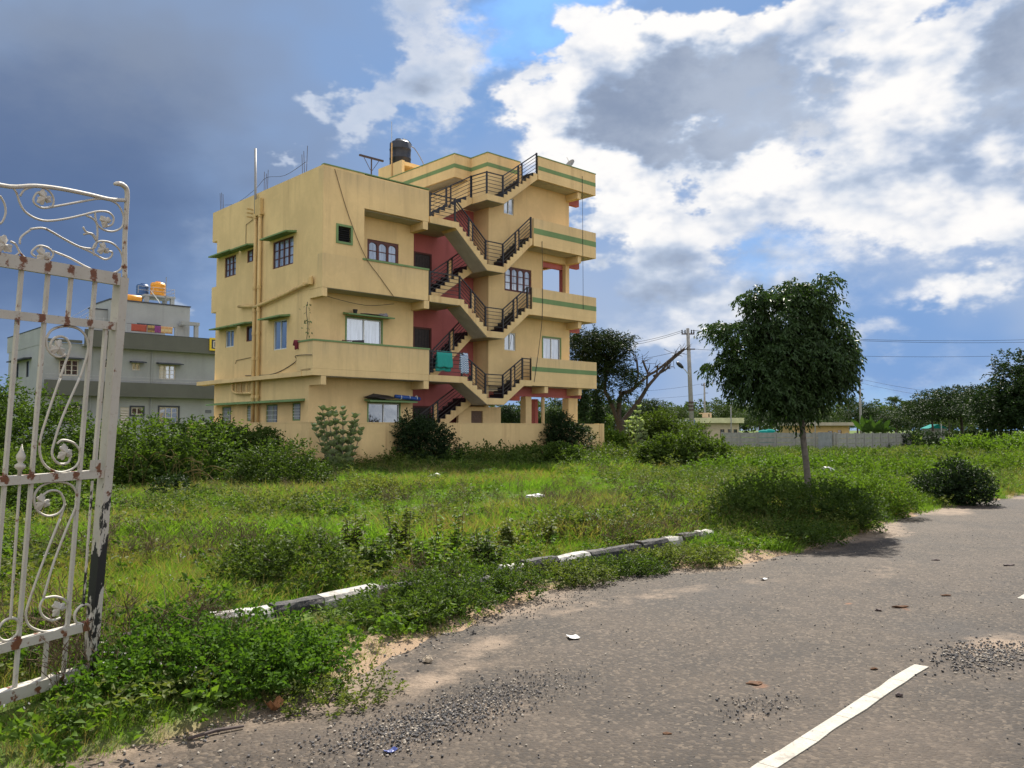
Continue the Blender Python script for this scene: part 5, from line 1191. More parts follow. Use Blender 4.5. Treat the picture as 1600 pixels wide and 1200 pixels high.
B_('creeper_mound', gp_(1070, 31.5), [(0, 0, .55, 1.5, 1.0, .72), (.8, -.1, .4, .9, .8, .6), (-1.0, 0, .4, .9, .8, .55)], 'bright leafy creeper mound between the forked tree and the concrete wall', nspray=1500, per=8, span=.3, L=.11, W=.075, mat=M['lf_bush'], seed=33, flowers=0)
B_('bush', gp_(945, 43.0), [(0, 0, .7, .9, .7, .7), (.7, 0, .5, .7, .6, .6)], 'light green bush between the house corner and the forked trunk', nspray=700, per=8, span=.3, L=.11, W=.06, mat=M['lf_bright'], seed=34)
B_('shrub', gp_(1185, 12.9), [(0, 0, .30, .62, .55, .38), (-.35, -.1, .2, .45, .45, .28), (.3, .2, .35, .5, .5, .36)], 'dense dark shrub at the roadside left of the street tree', nspray=1200, per=8, span=.20, L=.045, W=.024, mat=M['lf_bush'], seed=35, group=None)
B_('shrub', gp_(1285, 13.4), [(0, 0, .26, .62, .55, .34), (.45, 0, .22, .45, .45, .28)], 'green shrub hiding the foot of the street tree', nspray=1200, per=8, span=.20, L=.045, W=.024, mat=M['lf_bush'], seed=36)
B_('shrub', gp_(1375, 15.6), [(0, 0, .26, .5, .5, .34), (-.5, 0, .26, .5, .5, .30), (.3, -.1, .2, .3, .3, .25)], 'feathery bright shrub at the roadside right of the street tree', nspray=900, per=8, span=.22, L=.05, W=.024, mat=M['lf_bright'], seed=37)
B_('shrub', gp_(1300, 16.5), [(0, 0, .2, 1.1, .6, .3), (-1.2, .1, .18, .9, .6, .28)], 'yellowish green weeds growing behind the street tree trunk', nspray=1100, per=8, span=.24, L=.055, W=.028, mat=M['lf_bright'], seed=38)
B_('shrub', gp_(1490, 18.2), [(0, 0, .38, .44, .45, .44), (-.5, 0, .22, .40, .42, .28), (.3, -.1, .3, .4, .4, .35)], 'dark round shrub standing alone at the far bend of the road', nspray=1200, per=8, span=.22, L=.06, W=.034, mat=M['lf_darkbush'], seed=39)
B_('shrub', gp_(1215, 11.6), [(0, 0, .06, .55, .35, .13), (.5, .2, .06, .5, .3, .11)], 'low pale creeping weed spilling over the kerb end onto the road', nspray=520, per=8, span=.16, L=.04, W=.022, mat=M['lf_bush'], seed=40)
B_('shrub', gp_(1400, 23.0), [(0, 0, .18, 1.6, .9, .3), (1.5, .4, .15, 1.3, .9, .28)], 'yellow green brush on the far verge behind the roadside shrubs', nspray=1100, per=8, span=.3, L=.08, W=.04, mat=M['lf_bright'], seed=41)
B_('shrub', gp_(1585, 27.0), [(0, 0, .2, 1.6, 1.0, .42), (-1.6, .5, .15, 1.2, .9, .32)], 'bright grassy shrub at the right edge beyond the road bend', nspray=1100, per=8, span=.34, L=.10, W=.03, mat=M['lf_bright'], seed=42)
B_('shrub', gp_(1530, 42.0), [(0, 0, .4, 2.2, 1.2, .6), (3.0, .5, .5, 2.2, 1.2, .65)], 'broad leafy shrubs before the dark trees on the right', nspray=1100, per=8, span=.4, L=.15, W=.09, mat=M['lf_bright'], seed=43)
B_('hedge', gp_(1480, 66.0), [(-2.4, 0, .5, 2.0, 1.0, .75), (.5, 0, .5, 2.0, 1.0, .75), (3, 0, .5, 2.0, 1.0, .8)], 'dark low hedge continuing from the end of the concrete wall', cat='hedge', nspray=900, per=8, span=.4, L=.16, W=.09, mat=M['lf_darkbush'], seed=44)
B_('shrub', gp_(1225, 27.0), [(0, 0, .18, 2.0, 1.0, .3), (-1.6, .2, .16, 1.5, 1.0, .28), (1.8, .2, .2, 1.6, 1.0, .32)], 'green brush in the field in front of the concrete wall', nspray=1300, per=8, span=.34, L=.10, W=.05, mat=M['lf_bright'], seed=45, flowers=30)
# leaf-rich roadside bush in the foreground
B_('senna_bush', gp_(350, 5.12), [(0, 0, .12, .46, .34, .17), (-.42, .05, .12, .34, .34, .17), (.40, .16, .09, .30, .32, .14), (.1, .42, .13, .5, .3, .18), (-.55, -.25, .08, .24, .24, .13), (-.5, .5, .14, .3, .3, .18)], 'bright green foreground bush with round leaflets beside the gate post', nspray=1700, per=8, span=.12, L=.032, W=.020, mat=M['lf_fore'], seed=46, six=True, nstem=20, shell=.3)
B_('weed_clump', gp_(500, 4.95), [(0, 0, .05, .24, .2, .12), (.25, .2, .09, .2, .2, .12)], 'small grey green weed clump at the right foot of the foreground bush', nspray=300, per=8, span=.09, L=.026, W=.013, mat=M['lf_mix'], seed=47)
B_('weed_clump', gp_(575, 6.75), [(0, 0, .03, .40, .2, .08), (.35, .15, .03, .3, .2, .08)], 'grassy weed clump in front of the white kerb stone', nspray=420, per=8, span=.14, L=.05, W=.014, mat=M['lf_bush'], seed=48)
B_('weed_clump', gp_(470, 7.9), [(0, 0, .18, .5, .3, .24), (-.4, .1, .14, .4, .3, .2)], 'dark leafy weeds behind the white and black kerb stones', nspray=600, per=8, span=.14, L=.045, W=.022, mat=M['lf_bush'], seed=49)
for i, (u, Y, rx, h, lab, mt) in enumerate(((668, 7.25, .48, .20, 'low green weeds in front of the sunken kerb stones', 'lf_bush'), (745, 7.95, .55, .21, 'dark weeds before the broken white kerb stones', 'lf_bush'), (858, 8.75, .55, .12, 'low leafy weeds in front of the middle white kerb stone', 'lf_mix'),
                                            (955, 9.35, .5, .12, 'bushy weeds in front of the right black kerb stone', 'lf_bush'), (1060, 9.95, .6, .12, 'yellowish weeds below the white kerb end by the road', 'lf_mix'))):
    B_('weed_clump', gp_(u, Y), [(0, 0, h * .4, rx * .7, .22, h), (rx * .7, .12, h * .3, rx * .5, .2, h * .8), (-rx * .7, -.1, h * .3, rx * .5, .2, h * .8)], lab, nspray=620, per=7, span=.11, L=.036, W=.018, mat=M[mt], seed=130 + i)
def tall_weed(u, Y, h, label, seed, mat, L=.085, W=.045, n=5):
    r = np.random.default_rng(seed); b = gp_(u, Y); R = empty('tall_weed', b, 0, label, 'weed', 'tall weeds behind the kerb'); mb = MB(); parts = []
    for i in range(n):
        a = r.uniform(0, 6.28); q = np.array([math.cos(a) * .22 * r.uniform(.3, 1), math.sin(a) * .18 * r.uniform(.3, 1), h * r.uniform(.6, 1.05)]); p0 = np.array([q[0] * .35, q[1] * .35, -.03])
        pts = [p0, (p0 + q) / 2 + r.normal(size=3) * .02, q]; mb.tube(catmull(pts, 3), .0038, 5)
        k = int(34 * h / .5) + 6; t = r.uniform(.2, 1, k)[:, None]; P = p0 + (q - p0) * t + r.normal(0, .025, (k, 3)); ang = r.uniform(0, 6.28, k)
        A = np.stack([np.cos(ang), np.sin(ang), r.uniform(-.25, .55, k)], 1); N = np.array([0, 0, 1.0]) + rand_unit(r, k) * .35
        s = r.uniform(.6, 1.2, k) * (1.15 - .4 * t[:, 0]); V, F_, m = leaf_verts(P, A, N, L * s, W * s, .12, .3, True); parts.append((V, F_, np.repeat(r.uniform(0, 1, k), m)))
    mb.build('stems', M['stem'], R); V, F_, T = merge(parts); link(bpy.data.objects.new('foliage', np_mesh('foliage', V, F_, mat, T)), R)
TW = [(436, 9.9, .34, 'leftmost leafy weed behind the black kerb stone', M['lf_bush']), (512, 9.0, .40, 'leafy weed behind the white kerb stone', M['lf_bush']), (548, 9.9, .58, 'dark stemmed tall weed left of the broad leafed ones', M['lf_mix']),
      (590, 8.6, .44, 'bushy green weed above the right end of the white kerb stone', M['lf_bush']), (634, 9.5, .66, 'tallest broad leafed weed above the black kerb stone', M['lf_mix']), (668, 8.7, .42, 'bright weed with a brown withered head', M['lf_bright']),
      (702, 9.6, .58, 'yellow green broad leafed weed in the middle of the kerb line', M['lf_bright']), (762, 9.2, .40, 'broad leafed weed left of the broken white kerb stones', M['lf_bush']), (800, 10.4, .46, 'light green weed behind the broken white kerb stones', M['lf_mix']),
      (852, 10.6, .34, 'fine leafed weed behind the middle kerb stones', M['lf_mix']), (915, 11.6, .36, 'reddish green weed behind the right kerb stones', M['lf_mix']), (985, 11.9, .32, 'low bushy weed behind the black kerb stone near the road bend', M['lf_bush'])]
for i, (u, Y, h, lab, mt) in enumerate(TW): tall_weed(u, Y, h, lab, 300 + i, mt, n=4 + (i * 5) % 6)
def calotropis(u, Y, h, w, label, seed, n=9, lean=1.0):
    r = np.random.default_rng(seed); R = empty('milkweed_shrub', gp_(u, Y), 0, label, 'shrub'); mb = MB(); parts = []
    for i in range(n):
        f = (i + .5) / n * 2 - 1; q = np.array([f * w / 2 * r.uniform(.8, 1.1), r.uniform(-.35, .35), h * (1 - .38 * abs(f) ** 1.5) * r.uniform(.72, 1.02)]); p0 = np.array([f * .12 + .12, 0, -.05])
        pts = catmull([p0, p0 * .6 + q * .4 + [0, 0, -.12], q], 5); mb.tube(pts, [.022 - .014 * k / (len(pts) - 1) for k in range(len(pts))], 6)
        for k in range(15):
            t = .38 + .62 * k / 14; P = np.array(pts[min(len(pts) - 1, int(t * (len(pts) - 1)))]); m = 4 if k < 14 else 6; a0 = r.uniform(0, 6.28)
            a = a0 + np.arange(m) * 6.283 / m; A = np.stack([np.cos(a), np.sin(a), r.uniform(.6, 1.9, m)], 1); N = np.stack([-np.cos(a) * .8, -np.sin(a) * .8, np.full(m, 1.0)], 1) + rand_unit(r, m) * .2
            s = r.uniform(.8, 1.2, m) * (1.05 - .25 * t); V, F_, mm = leaf_verts(np.repeat(P[None], m, 0), A, N, .27 * s * r.uniform(.7, 1.15), .20 * s, .10, .12, True); parts.append((V, F_, np.repeat(r.uniform(0, 1, m), mm)))
    mb.build('stems', M['bark_pale'], R); V, F_, T = merge(parts); link(bpy.data.objects.new('foliage', np_mesh('foliage', V, F_, M['lf_calo'], T)), R)
calotropis(527, 27.6, 2.6, 1.9, 'pale leaved milkweed shrub in front of the yellow house corner', 61, 13)
calotropis(995, 39.4, 2.5, 1.1, 'slim pale leaved milkweed beside the forked tree trunk', 62, 6)
def dry_grass(u, Y, label, seed, n=16, h=.9):
    r = np.random.default_rng(seed); R = MB()
    for i in range(n):
        a = r.uniform(-1, 1); x0 = r.uniform(-.9, .9); hh = h * r.uniform(.6, 1.1)
        R.tube(catmull([(x0, r.uniform(-.2, .2), 0), (x0 + a * .15, 0, hh * .6), (x0 + a * .5, 0, hh), (x0 + a * .9, 0, hh * .85)], 4), [.007] * 8 + [.012] * 5, 4)
    o = R.build('dry_grass_clump', M['grass_dry']); o.location = gp_(u, Y); tag(o, label, 'dry grass')
dry_grass(262, 20.2, 'pale dry grass stalks arching out of the broad thicket', 71); dry_grass(345, 20.0, 'straw coloured grass stalks at the foot of the broad thicket', 72, 12, .6)
M['lf_banana'] = leaf_mat('banana_leaf', (.030, .075, .012), (.065, .130, .022), .35)
def banana():
    Y = 78; b = gp_(1362, Y); R = empty('banana_plant', b, 0, 'banana plants with broad bright leaves behind the concrete wall', 'banana plant'); r = np.random.default_rng(4); k = Y / 1310
    st = MB()
    for x in (-.9, .1, .9): st.tube([(x, 0, 0), (x + .1, 0, 1.6)], [.16, .10], 8)
    st.build('stem', M['lf_bush'], R)
    for i in range(19):
        x = (-.9, .1, .9)[i % 3]; a = r.uniform(-1.2, 1.2); ln = r.uniform(1.1, 1.8); P = []; n = 7
        for j in range(n):
            t = j / (n - 1); P.append(Vector((x + .1 + math.sin(a) * ln * t, r.uniform(-.1, .1) + .3 * t, 1.4 + math.cos(a) * ln * t - .5 * t * t * abs(a))))
        mb = MB(); vs = []
        for j, p in enumerate(P):
            w = .24 * math.sin(math.pi * min(.97, .12 + .86 * j / (n - 1))); d = Vector((math.cos(a), .35 * r.uniform(-1, 1), -math.sin(a))).normalized(); vs += [p + d * w + Vector((0, .07, 0)), p, p - d * w + Vector((0, .07, 0))]
        mb.add(vs, [(3 * j + e, 3 * j + e + 1, 3 * j + e + 4, 3 * j + e + 3) for j in range(n - 1) for e in (0, 1)])
        o = mb.build('leaf', M['lf_banana'], R, True)
banana()

# ------------------------------------------------------------------ background trees
def ftree(name, u, Y, vtop, wpx, label, seed, mat='lf_far', n=700, dark=False, group=None, vbot=660, kind='round', cat='tree'):
    b = gp_(u, Y); k = Y / 1310; H_ = zv(vtop, Y) - b.z; w = wpx * k / 2; r = np.random.default_rng(seed); bl = []
    m = 9 if kind != 'slim' else 5; low = max(.15 * H_, zv(vbot, Y) - b.z)
    for i in range(m):
        f = r.uniform(-1, 1)
        if kind == 'flat': z = H_ * r.uniform(.55, .92); bl.append((f * w * .75, r.uniform(-.5, .5) * w, z - abs(f) * H_ * .18, w * .50, w * .5, H_ * .10))
        elif kind == 'slim': bl.append((f * w * .5, 0, H_ * (.45 + .5 * i / m), w * .6, w * .6, H_ * .14))
        else: z = low + (H_ - low) * r.uniform(.15, .78) * (1 - .45 * abs(f)); bl.append((f * w * .62, r.uniform(-.5, .5) * w, z, w * .48, w * .5, (H_ - low) * .30))
    s = max(.30, H_ * .060)
    return tree(name, b, [(0, 0, -.2), (.02 * H_, 0, H_ * .25), (0, 0, H_ * .6)], bl, label, cat, group, nspray=int(n * 1.5), per=7, span=s * 1.2, L=s * .50, W=s * .27, hang=.25, mat=M[mat], seed=seed, shell=.4, tr=max(.10, H_ * .022), limbs=False)
FT = [('acacia_tree', 1500, 72, 618, 150, 'spreading dark acacia left of the tall tree at the right edge', 'flat', 'lf_acacia', 1500), ('acacia_tree', 1560, 66, 622, 140, 'dark acacia directly below the tall tree at the right edge', 'round', 'lf_acacia', 1500),
      ('tall_tree', 1607, 58, 570, 130, 'tall dark tree leaning in at the right edge', 'round', 'lf_acacia', 2200), ('acacia_tree', 1455, 88, 632, 110, 'flat crowned acacia beyond the end of the concrete wall', 'flat', 'lf_far', 1000),
      ('tree', 1338, 120, 634, 90, 'dark round tree behind the middle utility pole', 'round', 'lf_acacia', 1000), ('tree', 1400, 105, 655, 90, 'low spreading tree right of the banana plants', 'flat', 'lf_acacia', 900),
      ('tree', 1285, 130, 640, 80, 'green tree rising behind the low yellow building', 'flat', 'lf_far', 800), ('tree', 1225, 125, 640, 80, 'tree half hidden behind the street tree crown', 'round', 'lf_acacia', 800),
      ('tree', 1185, 135, 640, 70, 'tree behind the right end of the pale yellow building', 'round', 'lf_far', 700), ('tree', 1130, 150, 634, 70, 'tree behind the roof room of the pale yellow building', 'round', 'lf_far', 700),
      ('tree', 1065, 140, 638, 60, 'pale green tree left of the leaning utility pole', 'round', 'lf_far', 700), ('tree', 1012, 120, 624, 66, 'dark tree between the forked tree and the utility pole', 'round', 'lf_acacia', 900),
      ('tree', 960, 110, 640, 60, 'dark tree behind the fork of the half bare tree', 'round', 'lf_acacia', 700), ('slim_tree', 912, 62, 600, 26, 'slim feathery tree behind the right column of the house', 'slim', 'lf_acacia', 350), ('slim_tree', 932, 64, 606, 26, 'slim feathery tree nearest the forked tree', 'slim', 'lf_acacia', 350),
      ('tree', 925, 70, 650, 60, 'dense low tree beyond the right end of the compound wall', 'round', 'lf_bush', 700), ('tree', 800, 85, 640, 46, 'dark tree seen under the house beside the stairs', 'round', 'lf_acacia', 600),
      ('tree', 838, 90, 644, 50, 'dark tree seen between two house columns', 'round', 'lf_acacia', 600), ('tree', 868, 75, 646, 50, 'green tree seen through the open ground floor', 'round', 'lf_far', 700), ('palm_like_tree', 872, 120, 628, 20, 'small pointed tree top seen under the house', 'slim', 'lf_acacia', 250),
      ('tree', 5, 82, 606, 60, 'dark tree at the left edge beyond the grey house', 'round', 'lf_acacia', 900), ('tree', -40, 70, 600, 70, 'tree at the far left behind the gate', 'round', 'lf_acacia', 700)]
for i, (nm, u, Y, vt, w, lab, kd, mt, n) in enumerate(FT): ftree(nm, u, Y, vt - (9 if u < 1440 else 20), w * (1 if u < 1440 else 1.25), lab, 500 + i, mt, n, kind=kd)
def palm(u, Y, vtop, label, seed):
    b = gp_(u, Y); r = np.random.default_rng(seed); h = zv(vtop, Y) - b.z; R = empty('palm_tree', b, 0, label, 'palm tree', 'palms on the skyline')
    MB().tube([(0, 0, 0), (.1, 0, h * .5), (0, 0, h - .6)], [.2, .16, .12], 6).build('trunk', M['bark'], R); parts = []
    for i in range(16):
        a = r.uniform(0, 6.28); e = r.uniform(-.2, 1.0); D = np.array([[math.cos(a), math.sin(a), e]]); V, F_, T = sprays(r, np.array([[0, 0, h - .6]]), D, 26, 2.3, .8, .16, .5); parts.append((V, F_, T))
    V, F_, T = merge(parts); link(bpy.data.objects.new('crown', np_mesh('crown', V, F_, M['lf_far'], T)), R)
for i, (u, Y, v, lab) in enumerate(((1398, 210, 619, 'taller palm on the skyline right of the middle utility pole'), (1415, 215, 626, 'shorter palm on the skyline beside the taller one'), (1482, 190, 622, 'palm on the skyline above the dark acacias'), (1325, 200, 620, 'palm top behind the middle utility pole'))): palm(u, Y, v, lab, 600 + i)
def treeline():
    r = np.random.default_rng(77); parts = []
    for i in range(210):
        Y = r.uniform(180, 330); u = r.uniform(-150, 1800); x = (u - 800) / 1310 * Y; h = (zv(r.uniform(620, 640), Y)); w = r.uniform(4, 8)
        bl = [(x + r.uniform(-w, w) * .5, Y + r.uniform(-2, 2), h * r.uniform(.45, .72), w * .6, w * .6, h * .30) for _ in range(4)]
        C, uu = blob_points(r, bl, 90, .5); parts.append(sprays(r, C, unit(uu + rand_unit(r, 90) * .5), 5, 1.4, .85, .5, .2))
    V, F_, T = merge(parts); o = link(bpy.data.objects.new('treeline', np_mesh('treeline', V, F_, M['lf_far'], T))); o['kind'] = 'stuff'; o['label'] = 'far wood along the horizon'
treeline()

# ------------------------------------------------------------------ poles and wires
M['concrete'] = plain('weathered_concrete', (.26, .25, .24), .9, .2, 3, bump=.4)
def pole(name, u, Y, vtop, du, r, arm, label, lamp=False, tapered=True):
    b = gp_(u, Y); h = zv(vtop, Y) - b.z; R = empty(name, b, 0, label, 'pole'); dx = du * Y / 1310
    MB().tube([(0, 0, -.2), (dx * .5, 0, h * .5), (dx, 0, h)], [r * 1.25, r, r * .75], 8).build('post', M['concrete'], R, True)
    if arm:
        a = MB().box(dx - arm, dx + arm, -.09, -.02, h - .42, h - .34).build('crossarm', M['rebar'], R)
        for k in (-.92, -.45, .55, .92): MB().lathe((dx + arm * k, -.055, h - .34), [(.03, 0), (.055, .06), (.03, .12), (.05, .18), (.02, .24)], 8).build('insulator', M['dark'], R)
        MB().box(dx - .1, dx + .45, -.1, -.03, h - 1.42, h - 1.35).build('bracket', M['rebar'], R)
    if lamp:
        zl = zv(575, Y) - b.z; x0 = dx * .75
        MB().tube([(x0, -.1, zl - .55), (x0 - .25, -.15, zl - .2), (x0 - .45, -.2, zl)], .03, 6).build('lamp_arm', M['steel'], R)
        MB().lathe((0, 0, 0), [(.03, 0), (.10, .08), (.14, .3), (.11, .52), (.04, .6)], 12).build('lamp', M['tank_black'], R, True).matrix_local = Matrix.Translation((x0 - .42, -.2, zl - .03)) @ Matrix.Rotation(rad(-48), 4, 'Y')
        for k in (0.33, .36, .39): MB().lathe((dx * k, 0, h * k), [(r * 1.35, 0), (r * 1.35, .12)], 8).build('band', M['rebar'], R)
    return b + Vector((dx, -.05, h))
T1 = pole('utility_pole', 1082, 55, 513, -6, .145, .42, 'leaning concrete utility pole with a street lamp right of the forked tree', True)
T2 = pole('utility_pole', 1101, 112, 598, 0, .14, .40, 'thin distant utility pole just right of the leaning one')
T3 = pole('utility_pole', 1345, 105, 591, -1, .15, .35, 'utility pole standing behind the banana plants')
T4 = pole('thin_pole', 1142, 98, 634, 0, .07, 0, 'short thin pole in front of the pale yellow building'); T5 = pole('thin_pole', 1273, 97, 637, 0, .06, 0, 'short thin pole on the roof line of the low yellow building'); T6 = pole('thin_pole', 1470, 84, 662, 0, .05, 0, 'white marker pole by the hedge')
def wire(p, q, sag, r, label, grp):
    pts = [p.lerp(q, t) - Vector((0, 0, sag * 4 * t * (1 - t))) for t in np.linspace(0, 1, 15)]; o = MB().tube(pts, r, 4).build('power_line', M['cable']); tag(o, label, 'power line', grp)
g_ = 'overhead lines'
wire(T1 + Vector((-.38, 0, -.15)), at(930, 540, 58), .25, .014, 'upper wire running left from the leaning pole', g_); wire(T1 + Vector((-.2, 0, -.2)), at(925, 546, 58), .25, .014, 'second wire running left from the leaning pole', g_); wire(T1 + Vector((0, 0, -1.35)), at(905, 566, 58), .3, .014, 'lowest wire running left from the leaning pole', g_)
wire(T1 + Vector((.23, 0, -.15)), at(1750, 524, 66), .55, .016, 'upper wire crossing behind the street tree to the right edge', g_); wire(T1 + Vector((.38, 0, -.15)), at(1750, 529, 66), .55, .016, 'second wire crossing behind the street tree to the right edge', g_); wire(T1 + Vector((.4, 0, -1.38)), at(1750, 548, 66), .5, .014, 'lowest wire crossing to the right edge', g_)
wire(T2 + Vector((.36, 0, -.15)), T3 + Vector((-.32, 0, -.15)), .5, .018, 'thin far wire between the two distant poles', g_); wire(T3 + Vector((.32, 0, -.15)), at(1620, 624, 84), .5, .018, 'upper far wire falling right from the distant pole', g_); wire(T3 + Vector((.1, 0, -.6)), at(1620, 634, 84), .5, .016, 'lower far wire falling right from the distant pole', g_)
wire(T2 + Vector((-.36, 0, -.15)), at(960, 612, 118), .3, .018, 'upper far wire left of the distant pole', g_); wire(T2 + Vector((0, 0, -1.5)), at(960, 622, 118), .3, .016, 'lower far wire left of the distant pole', g_)

# ------------------------------------------------------------------ precast concrete wall (two runs) and far buildings
def precast(p0, d, n, bay, h, label, first_gate=False):
    R = empty('concrete_wall', p0, math.atan2(d.y, d.x), label, 'wall')
    post = MB().box(-.07, .07, -.07, .07, -.2, h + .04).mesh('post', M['concrete']); panel = MB().box(.075, bay - .075, -.025, .025, 0, h / 4 - .022).mesh('panel', M['concrete'])
    for i in range(n + 1):
        o = link(bpy.data.objects.new('post', post), R); o.location = (i * bay, 0, 0)
        if i < n:
            for k in range(4):
                o = link(bpy.data.objects.new('panel', panel), R); o.location = (i * bay, RNG.uniform(-.008, .008), .01 + k * h / 4)
CW = gp_(1308, 58); CW.z = -.05
bdir = Vector((math.sin(rad(46.8)), math.cos(rad(46.8)), 0)); adir = Vector((-bdir.y, bdir.x, 0))
precast(CW, bdir, 9, 1.38, 1.42, 'right run of grey precast concrete wall receding past the banana plants'); precast(CW + adir * 9.2, -adir, 6, 1.5, 1.47, 'left run of grey precast concrete wall behind the street tree trunk')
gw = box('metal_gate', plain('grey_sheet_metal', (.22, .23, .25), .5, .2, 3), None, 0, 1.0, -.02, .02, 0, 1.5); gw.location = CW + adir * 1.35 - bdir * .12; gw.rotation_euler = (0, 0, math.atan2(-adir.y, -adir.x)); tag(gw, 'grey sheet metal gate in the concrete wall right of the street tree trunk', 'gate')
def far_house(u0, u1, Y, vt, vb, label, body, slab, wins, room=None):
    k = Y / 1310; b = gp_((u0 + u1) / 2, Y); b.z = -.1; w = (u1 - u0) * k / 2; h = zv(vt, Y) + .1; hs = zv(vb, Y) + .1; R = empty('low_building', b, 0, label, 'house')
    bm_ = plain('far_wall', body, .85, .15, 1.5); sm_ = plain('far_slab', slab, .85, .2, 1.2)
    x0 = -w + (w * .55 if room else .2); ops = [(x0 + (2 * w - .5 - (x0 + w)) * a + 0, x0 + (2 * w - .5 - (x0 + w)) * a + ww, zb, zb + hh) for a, ww, zb, hh in wins]
    wall('wall', bm_, R, 't', x0, w - .45, 0, hs, 0, .2, ops); box('wall', bm_, R, x0, x0 + .2, .2, 5, 0, hs); box('wall', bm_, R, w - .65, w - .45, .2, 5, 0, hs); box('wall', bm_, R, x0 + .2, w - .65, 4.8, 5, 0, hs)
    box('roof', sm_, R, -w, w, -.6, 5.4, hs, h)
    for o in ops:
        f = window(R, 't', 0, *o, 'wood', 2 if o[1] - o[0] > .7 else 1, 1, frame_mat=M['door_brown'], pane=M['pane_dark'])
    if room:
        r_ = MB(); wallgrid(r_, 't', room[0] * k, room[1] * k, h, h + room[2], .3, .45, [((room[0] * .35 + room[1] * .65) * k, (room[0] * .2 + room[1] * .8) * k, h + .1, h + room[2] * .75)]); r_.box(room[0] * k, room[1] * k, .45, 2.3, h + room[2] - .1, h + room[2]); r_.build('roof_room', plain('far_room', (.50, .36, .24), .85, .15, 2), R)
far_house(1083, 1160, 100, 653, 661, 'pale yellow flat roofed building behind the leaning utility pole', (.46, .38, .27), (.52, .50, .30), [(.42, .5, .9, .9), (.66, .5, .9, .9), (.84, .45, .9, .9)], room=(-23, -9, .62))
far_house(1237, 1332, 100, 660, 665, 'low ochre building with a flat concrete roof behind the street tree trunk', (.50, .33, .15), (.42, .36, .28), [(.62, .55, .2, 1.4), (.80, .45, .2, 1.5)])
def panel_fence():
    b = gp_(1058, 96); k = 96 / 1310; R = empty('blue_panel_fence', Vector((b.x, b.y, 0)), 0, 'pale railing with one blue panel left of the pale yellow building', 'fence'); z0, z1 = zv(667, 96), zv(656, 96); lg = plain('pale_panel', (.55, .55, .58), .7, .1, 3)
    box('panel', plain('blue_panel', (.14, .18, .42), .6, .15, 3), R, 16 * k, 28 * k, -.04, 0, z0, z1)
    for i in range(5): box('post', lg, R, i * 4 * k - .4, i * 4 * k, -.06, 0, z0 - .6, z1)
    box('rail', lg, R, -1.0, 16 * k, .002, .04, z1 - .12, z1); box('rail', lg, R, -1.0, 28 * k, .002, .04, z0 - .6, z0 - .4)
panel_fence()
def drum(u, Y, vt, label):
    b = gp_(u, Y); z1 = zv(vt, Y); T = empty('drum', Vector((b.x, Y, 0)), 0, label, 'drum', 'teal drums behind the wall'); MB().lathe((0, 0, 0), [(.45, 0), (.47, z1 - .5), (.5, z1 - .45), (.5, z1 - .2), (.42, z1 - .05), (.2, z1)], 14).build('body', M['teal'], T, True); MB().lathe((0, 0, z1), [(.16, -.02), (.16, .05)], 10).build('lid', M['teal'], T)
M['teal'] = plain('teal_plastic', (.008, .20, .18), .85, .1, 5, spec=.1)
drum(1193, 72, 672, 'left of two teal drums behind the concrete wall'); drum(1202, 72, 671, 'right of two teal drums behind the concrete wall')
def teal_roof():
    b = gp_(1459, 92); R = empty('teal_shed', Vector((b.x, 92, 0)), 0, 'small shed with a teal roof beyond the concrete wall end', 'shed'); z = zv(668, 92)
    MB().prism([(-1.1, z - .1), (0, z + .35), (1.1, z - .1)], -.9, .9, lambda x, zz, y: (x, y, zz)).build('roof', M['teal'], R); box('wall', M['concrete'], R, -.95, .95, -.8, .8, 0, z - .11)
teal_roof()

